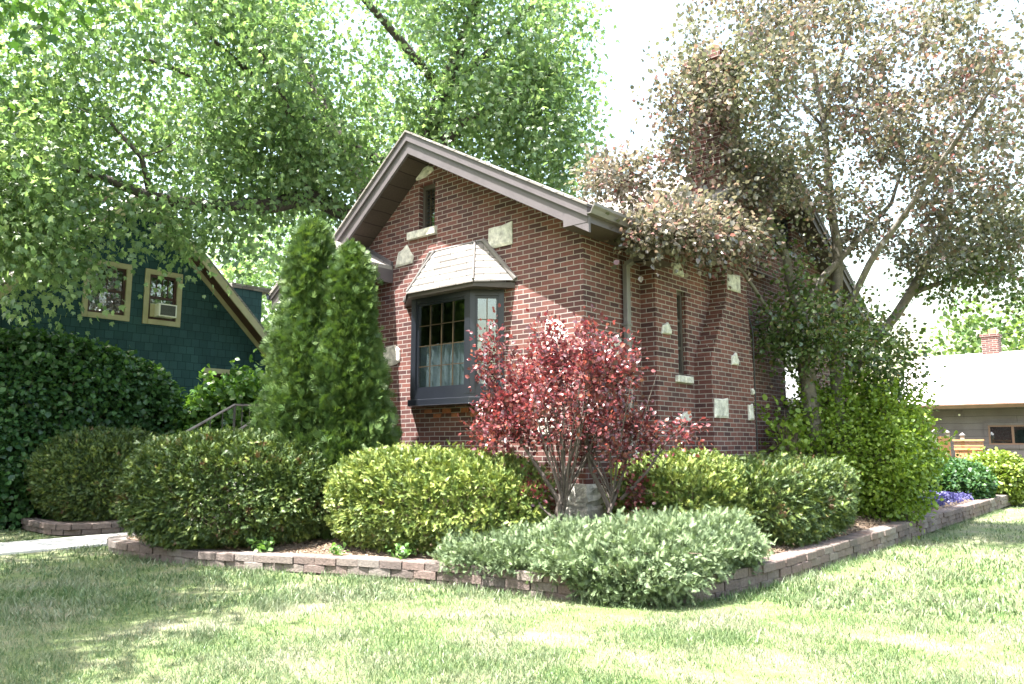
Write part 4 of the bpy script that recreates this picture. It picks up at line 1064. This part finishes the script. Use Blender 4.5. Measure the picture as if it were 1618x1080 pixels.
cl = np.concatenate([ell(150,(-4.4,13.2,6.9),(2.3,2.6,2.6),.3), ell(24,(-5.3,10.5,6.7),(.8,.7,1.4),.1), ell(100,(-3.1,14.2,6.2),(2.0,2.4,2.0),.25), ell(50,(-5.6,11.0,6.2),(1.1,1.6,1.6),.2), ell(40,(-5.2,10.6,4.6),(.65,1.5,.5),.2),
                     ell(95,(-2.3,15.5,5.0),(1.7,1.8,1.2),.2), ell(46,(-4.6,12.9,3.5),(1.0,1.1,.9),.2), ell(24,(-4.1,14.4,2.9),(.7,.9,.8),.2), ell(26,(-6.5,10.2,5.6),(.7,1.0,.5),.2), ell(50,(-4.8,12.4,9.2),(1.9,1.8,1.1),.2), ell(34,(-1.6,12.0,7.2),(1.0,1.0,1.7),.2), ell(30,(-4.7,11.0,7.0),(1.1,1.0,1.7),.2), ell(20,(-4.5,12.2,6.0),(.7,.7,.9),.2), ell(44,(-2.6,14.3,7.2),(1.6,1.8,1.5),.2), ell(24,(-4.5,13.2,8.0),(1.6,1.6,1.3),.2), ell(26,(-5.0,9.3,4.4),(.3,.6,.28),.2), ell(9,(-5.15,8.45,4.2),(.2,.35,.18),.2)])
mb, segs = grow(limbs, cl, .28, .0, .011)
mb.build('trunk', M['bark'], PT, smooth=True)
low = lambda q: q[1][2] < 4.5 + .4*math.sin(q[1][1]*2.1) and q[1][1] > 11.3
hi = [q for q in segs if not low(q)]; lo = [q for q in segs if low(q)]
clump_leaves(hi, 72, .155, (.05,.095), leaf_t(.8), M['plum'], PT, .15, .1, .9, .4)
clump_leaves(lo, 84, .185, (.05,.095), leaf_t(.8), M['plumlow'], PT, .15, .1, .9, .4)

# red leaved sand cherry in front of the corner
CH = empty('cherry_shrub', (-5.3,7.35,.4)); tag(CH, 'red leaved sand cherry shrub with bare grey stems at the house corner', 'shrub')
limbs = [
 [(-5.48,7.20,.35,.045),(-5.55,7.17,.75,.04),(-5.5,7.2,1.1,.032),(-5.55,7.2,1.6,.02),(-5.75,7.2,2.3,.01)],
 [(-5.53,7.18,.85,.028),(-5.75,7.05,1.25,.022),(-6.05,6.95,1.7,.015),(-6.25,6.95,2.3,.008),(-6.3,6.95,2.95,.004)],
 [(-5.5,7.2,1.15,.025),(-5.35,7.25,1.6,.018),(-5.3,7.25,2.3,.009)],
 [(-5.05,7.55,.35,.04),(-5.12,7.5,.8,.032),(-5.3,7.4,1.25,.025),(-5.35,7.4,1.9,.015),(-5.3,7.4,2.5,.007)],
 [(-5.1,7.5,.75,.025),(-4.98,7.6,1.2,.02),(-4.85,7.65,1.7,.012),(-4.85,7.7,2.3,.006)],
 [(-5.0,7.6,.9,.02),(-4.75,7.75,1.2,.015),(-4.55,7.9,1.55,.01),(-4.38,8.0,1.78,.005)],
 [(-5.45,7.2,.55,.02),(-5.7,7.05,.8,.012),(-5.85,7.,1.05,.005)],
]
for i in range(26):
    a = random.uniform(0,6.28); b = random.choice([(-5.5,7.2),(-5.08,7.52)]); r = random.uniform(.3,.75)
    limbs.append([(b[0],b[1],random.uniform(.7,1.1),.012),(b[0]+math.cos(a)*r*.5,b[1]+math.sin(a)*r*.5,1.45,.009),(b[0]+math.cos(a)*r,b[1]+math.sin(a)*r*.8,random.uniform(1.9,2.5),.004)])
cl = np.concatenate([ell(118,(-5.62,7.25,1.93),(1.02,.60,.50),.15), ell(22,(-5.45,7.3,2.32),(.6,.45,.2),.2), ell(14,(-6.42,6.95,2.5),(.12,.1,.55),.2), ell(36,(-5.02,7.55,1.62),(.50,.4,.42),.2), ell(44,(-6.3,7.0,1.75),(.42,.35,.36),.2), ell(7,(-4.42,7.97,1.66),(.14,.14,.2),.2), ell(8,(-4.85,7.75,.85),(.3,.25,.22),.2), ell(7,(-5.85,7.05,.95),(.15,.15,.15),.2)])
wisp = []
for k in range(26):
    a, b = random.uniform(-6.45,-4.75), random.uniform(6.95,7.6); z = 1.95 + .35*math.cos((a+5.45)*1.7) + random.uniform(0,.12); lean = random.uniform(-.25,.25)
    wisp += [(a+lean*q*.12, b, z+.13*q) for q in range(random.choice((3,4,5)))]
cl = np.concatenate([cl, np.array(wisp)])
mb, segs = grow(limbs, cl, .15, 0, .008)
mb.build('stem', M['stemdark'], CH)
clump_leaves(segs, 29, .085, (.033,.07), leaf_t(.7), M['cherry'], CH, -.35, 0, .9).name = 'foliage'

# leafy shrubs
def leafy_shrub(name, label, c, rad, n, mat, seed, size, power=2.3, amp=.14, freq=6, rot=0, w=.8, layers=((1.,1.),(.9,.8),(.75,.5)), fuzz=.06, group=None, hang=0., cat='shrub', shoot=None):
    o = empty(name, (c[0],c[1],c[2]-rad[2])); tag(o, label, cat, group); sets = []; T = leaf_t(w)
    for sc_, fr_ in layers:
        P_, nn = mound(c, [r*sc_ for r in rad], int(n*fr_), seed, power, amp, freq, rot)
        P_ = P_ + nn*RNG.normal(size=(len(P_),1))*fuzz
        ax = unit(nn*.7 + np.array([0,0,-hang]) + RNG.normal(size=P_.shape)*.7); nm = unit(nn*.5+np.array([0,0,.7])+RNG.normal(size=P_.shape)*.5)
        sets.append(scatter(T[0], T[1], P_, ax, nm, RNG.uniform(*size, len(P_))))
    if shoot: sets.append(shoots(c, rad, shoot[0], seed, power, amp, freq, rot, shoot[1], shoot[2], size, T))
    leaves_obj('foliage', sets, mat, o); core(c, rad, seed, power, amp, freq, rot, .95, o, M['twig'])
    return o
leafy_shrub('privet_shrub', 'tall bright lime green leafy shrub under the plum tree', (-4.35,14.1,1.30), (.98,1.25,1.10), 10500, M['privet'], 21, (.045,.08), amp=.24, fuzz=.1, freq=5, shoot=(230,(.2,.5),14))
leafy_shrub('seedling_shrub', 'loose light green seedling branch against the brick side wall', (-4.95,12.4,1.45), (.2,.4,.6), 190, M['privet'], 22, (.06,.11), amp=.3, fuzz=.12, shoot=(16,(.3,.6),10))
leafy_shrub('hedge_shrub', 'tall dense dark green hedge in front of the teal house', (-17.1,5.0,1.5), (.95,3.3,2.1), 21000, M['hedge'], 23, (.08,.14), power=2.7, amp=.07, freq=9, hang=.35, cat='hedge', shoot=(260,(.12,.35),7))
leafy_shrub('viburnum_shrub', 'pale glossy leaved shrub between hedge and stair railing', (-16.4,9.2,1.65), (.85,1.1,1.35), 3600, M['vib'], 24, (.11,.19), amp=.25, fuzz=.14, hang=.2, shoot=(60,(.3,.7),8))
leafy_shrub('boxwood_shrub', 'rounded dark green shrub beside the wooden fence', (-4.65,21.2,.55), (.8,1.25,.55), 7000, M['box'], 25, (.06,.1), power=2.4, amp=.06)
leafy_shrub('boxwood_shrub', 'rounded golden green shrub behind the dark one at the right edge', (-4.1,23.6,.65), (.75,1.0,.6), 4200, M['boxlight'], 26, (.07,.11), power=2.4, amp=.06)
leafy_shrub('holly_shrub', 'narrow dark upright shrub between lime shrub and wooden fence', (-5.0,17.8,1.15), (.5,.6,.95), 3000, M['spruce'], 27, (.07,.12), amp=.15)

# purple flowering ground cover
P_ = np.stack([RNG.uniform(-4.6,-3.85,1500), RNG.uniform(16.2,19.6,1500), np.full(1500,.36)],1); P_[:,2] += .12*RNG.random(1500)
V, F = scatter(*leaf_t(.9), P_, rdir(1500)+np.array([0,0,.5]), rdir(1500)+np.array([0,0,1.]), RNG.uniform(.04,.08,1500))
tag(np_mesh('violet_flowers', V, F, M['violet']), 'patch of violet blue flowers in the bed along the right wall', 'flowers', kind='stuff')

# far trees
FT = empty('far_tree', (-7,45,0)); tag(FT, 'pale green sunlit tree beyond the garage roof', 'tree')
cl = np.concatenate([ell(70,(-6.6,45,6.0),(4.2,2.4,2.3),.3), ell(20,(-10.2,44.5,4.4),(1.6,1.4,1.2),.3)])
mb, segs = grow([[(-7,45,0,.3),(-7,45,3,.2),(-6.8,45,6,.05)]], cl, .8, .05, .02); mb.build('trunk', M['barkdark'], FT)
clump_leaves(segs, 60, .6, (.2,.34), leaf_t(.8), M['fartree'], FT)
SP = empty('spruce_tree', (-30,8.2,0)); tag(SP, 'dark spruce beyond the teal house at the far left edge', 'tree')
MB().tube([(-30,8.2,0),(-30,8.2,13.5)],[.25,.02],8).build('trunk', M['barkdark'], SP)
m = 5000; t = RNG.random(m); a = RNG.uniform(0,6.28,m); rr_ = 2.4*(1-t)**.8*np.sqrt(RNG.random(m))*(1+.25*np.sin(t*60))
P_ = np.stack([-30+np.cos(a)*rr_, 8.2+np.sin(a)*rr_, 2+t*11.5],1)
V, F = scatter(*SPR[1], P_, np.stack([np.cos(a),np.sin(a),np.full(m,-.45)],1)+RNG.normal(size=(m,3))*.2, np.array([0,0,1.])+RNG.normal(size=(m,3))*.3, RNG.uniform(.3,.6,m))
np_mesh('crown', V, F, M['spruce'], SP)

# little weeds along the wall
for k, (x, y, z, s, n, lab) in enumerate(((-9.0,5.55,.17,.18,70,'leafy weed clump in front of the largest yew'),(-7.9,5.85,.2,.12,36,'small weed at the edge of the bare mulch'),(-7.0,6.12,.22,.16,60,'low weed clump left of the juniper'))):
    o = empty('weed', (x,y,z)); tag(o, lab, 'weed')
    P_ = np.array([x,y,z]) + RNG.normal(size=(n,3))*np.array([s,s*.6,s*.4])*.6 + np.array([0,0,s*.5])
    V, F = scatter(*leaf_t(.8), P_, rdir(n)+np.array([0,0,.6]), rdir(n)+np.array([0,0,1.]), RNG.uniform(.04,.08,n)); np_mesh('foliage', V, F, M['weed'], o)
    mbw = MB()
    for q in P_[::4]: mbw.tube([(x,y,z-.03), tuple(q)], .003, 4, False)
    mbw.build('stem', M['weed'], o)

# ------------------------------------------------------------------ grass
def grass_points(n, rmin, rmax, a0, a1, pw):
    r = rmin*(rmax/rmin)**RNG.random(n) if pw == 0 else rmin+(rmax-rmin)*RNG.random(n)
    a = RNG.uniform(a0, a1, n) + R(41.1)
    return np.stack([-np.sin(a)*r, np.cos(a)*r], 1), r
WLa = np.array([(p.x, p.y) for p in WL])
def on_lawn(Q):
    x, y = Q[:,0], Q[:,1]
    yw = np.interp(x, WLa[:45,0], WLa[:45,1]) if False else None
    # behind the wall polyline?
    poly = np.vstack([WLa + 0, [(-5.,24.2),(-9,12),(-12.3,8)]])
    inside = np.zeros(len(Q), bool); j = len(poly)-1
    for i in range(len(poly)):
        xi, yi = poly[i]; xj, yj = poly[j]
        c = ((yi > y) != (yj > y)) & (x < (xj-xi)*(y-yi)/(yj-yi+1e-12)+xi); inside ^= c; j = i
    ok = ~inside & ~((x > -14.02) & (x < -12.6) & (y > -6) & (y < 7)) & ~((x < -14.1) & (x > -19.2) & (y > 4.95)) & ~((x < -3.6) & (y > 8)) & (y < 27)
    # keep clear of the wall face
    d = np.min(((Q[:,None,:]-WLa[None,::2,:])**2).sum(2), axis=1)
    return ok & (d > .06**2)
def blades(n, rmin, rmax, hs, ws, pw=0, a0=R(-62), a1=R(66)):
    Q, r = grass_points(n, rmin, rmax, a0, a1, pw); k = on_lawn(Q); Q = Q[k]; r = r[k]; n = len(Q)
    # tufts: height follows a patchy field; dry patches are thin
    f = np.array([mnoise.noise(Vector((q[0]*1.1,q[1]*1.1,0))) for q in Q]); f2 = np.array([mnoise.noise(Vector((q[0]*3.5,q[1]*3.5,5))) for q in Q])
    h = RNG.uniform(*hs, n)*(1+.4*f+.35*f2)
    keep = RNG.random(n) < np.clip(.75+.9*f+.5*f2, .25, 1); Q, h, r, f = Q[keep], h[keep], r[keep], f[keep]; n = len(Q)
    P_ = np.concatenate([Q, np.zeros((n,1))],1)
    lean = RNG.normal(size=(n,3))*np.array([.55,.55,0]); ax = unit(np.array([0,0,1.])+lean*.8); nm = rdir(n)
    tv = np.array([(-.5,0,0),(.5,0,0),(.36,.55,.0),(-.36,.55,.0),(0,1,.0)]); 
    Mx = frames(ax, nm); w = RNG.uniform(*ws, n)
    loc = np.repeat(tv[None], n, 0); loc[:,:,0] *= w[:,None]; loc[:,:,1] *= h[:,None]; loc[:,2:4,2] = (h*.10)[:,None]; loc[:,4,2] = -(h*.28)
    V = np.einsum('nij,nkj->nki', Mx, loc) + P_[:,None,:]
    F = (np.arange(n)*5)[:,None,None] + np.array([(0,1,2),(0,2,3),(3,2,4)])[None]
    return V.reshape(-1,3), F.reshape(-1,3)
def tufts(spots):
    out = []
    for x, y, n, r in spots:
        n = int(n); q = np.array([x,y,0]) + np.concatenate([RNG.normal(size=(n,2))*r, np.zeros((n,1))],1)
        ax = unit(np.array([0,0,1.]) + RNG.normal(size=(n,3))*np.array([.45,.45,0]))
        tv = np.array([(-.5,0,0),(.5,0,0),(0,1,-.25)]); M_ = frames(ax, rdir(n)); loc = np.repeat(tv[None], n, 0)
        loc[:,:,0] *= .006; h = RNG.uniform(.06,.13,n); loc[:,:,1] *= h[:,None]; loc[:,:,2] *= h[:,None]
        V = np.einsum('nij,nkj->nki', M_, loc) + q[:,None,:]; out.append((V.reshape(-1,3), np.arange(n*3).reshape(n,3)))
    return out
rt = random.Random(4)
edge = [(WL[i].x + side_normal(i).x*.1, WL[i].y + side_normal(i).y*.1, rt.randint(30,120), .07) for i in range(4, len(WL)-10) if rt.random() < .6]
sets = tufts([(-7.0,4.4,420,.16),(-6.6,4.2,300,.13),(-7.8,4.9,320,.14),(-5.2,3.9,160,.09),(-3.6,4.6,150,.1),(-4.4,4.9,140,.1),(-2.9,5.9,140,.1),(-1.9,7.2,160,.12),(-2.6,8.6,150,.1),(-6.1,3.3,180,.1)] + edge) + [blades(430000, 2.8, 11, (.025,.062), (.003,.0065)), blades(125000, 8, 26, (.04,.09), (.009,.018))]
gr = leaves_obj('grass', sets, M['grass'], None); tag(gr, 'patchy green and straw coloured lawn grass', 'grass', kind='stuff')

# ------------------------------------------------------------------ light, sky, camera
SUN_D = Vector((.15, .53, -1.44)).normalized()
sl = bpy.data.lights.new('sun', 'SUN'); sl.energy = 5.0; sl.angle = R(.53); sl.color = (1, .97, .92)
so = bpy.data.objects.new('sun', sl); COL.objects.link(so); so.rotation_euler = SUN_D.to_track_quat('-Z', 'Y').to_euler(); so.location = (0, -10, 30)
w = bpy.data.worlds.new('World'); sc.world = w; w.use_nodes = True; t = w.node_tree
sky = t.nodes.new('ShaderNodeTexSky'); sky.sky_type = 'NISHITA'; sky.sun_disc = False
sky.sun_elevation = math.asin(-SUN_D.z); sky.sun_rotation = math.atan2(-SUN_D.x, -SUN_D.y) % (2*math.pi)
sky.air_density = 2.; sky.dust_density = 5.; sky.ozone_density = 1.
L(t, sky.outputs[0], t.nodes['Background'].inputs['Color']); t.nodes['Background'].inputs['Strength'].default_value = .118

cam = bpy.data.cameras.new('camera'); co = bpy.data.objects.new('camera', cam); COL.objects.link(co); sc.camera = co
cam.sensor_width = 36; cam.lens = 36*1239/1618; cam.clip_end = 1000; cam.clip_start = .05
co.location = (0, 0, 1.5); pitch = math.atan(164/1239)
co.rotation_euler = (math.pi/2 + pitch, 0, R(41.1))

sc.view_settings.view_transform = 'Standard'; sc.view_settings.look = 'None'; sc.view_settings.exposure = 2.64; sc.view_settings.gamma = 1
sc.cycles.max_bounces = 8; sc.cycles.transparent_max_bounces = 8; sc.cycles.transmission_bounces = 4
sc.cycles.use_denoising = True
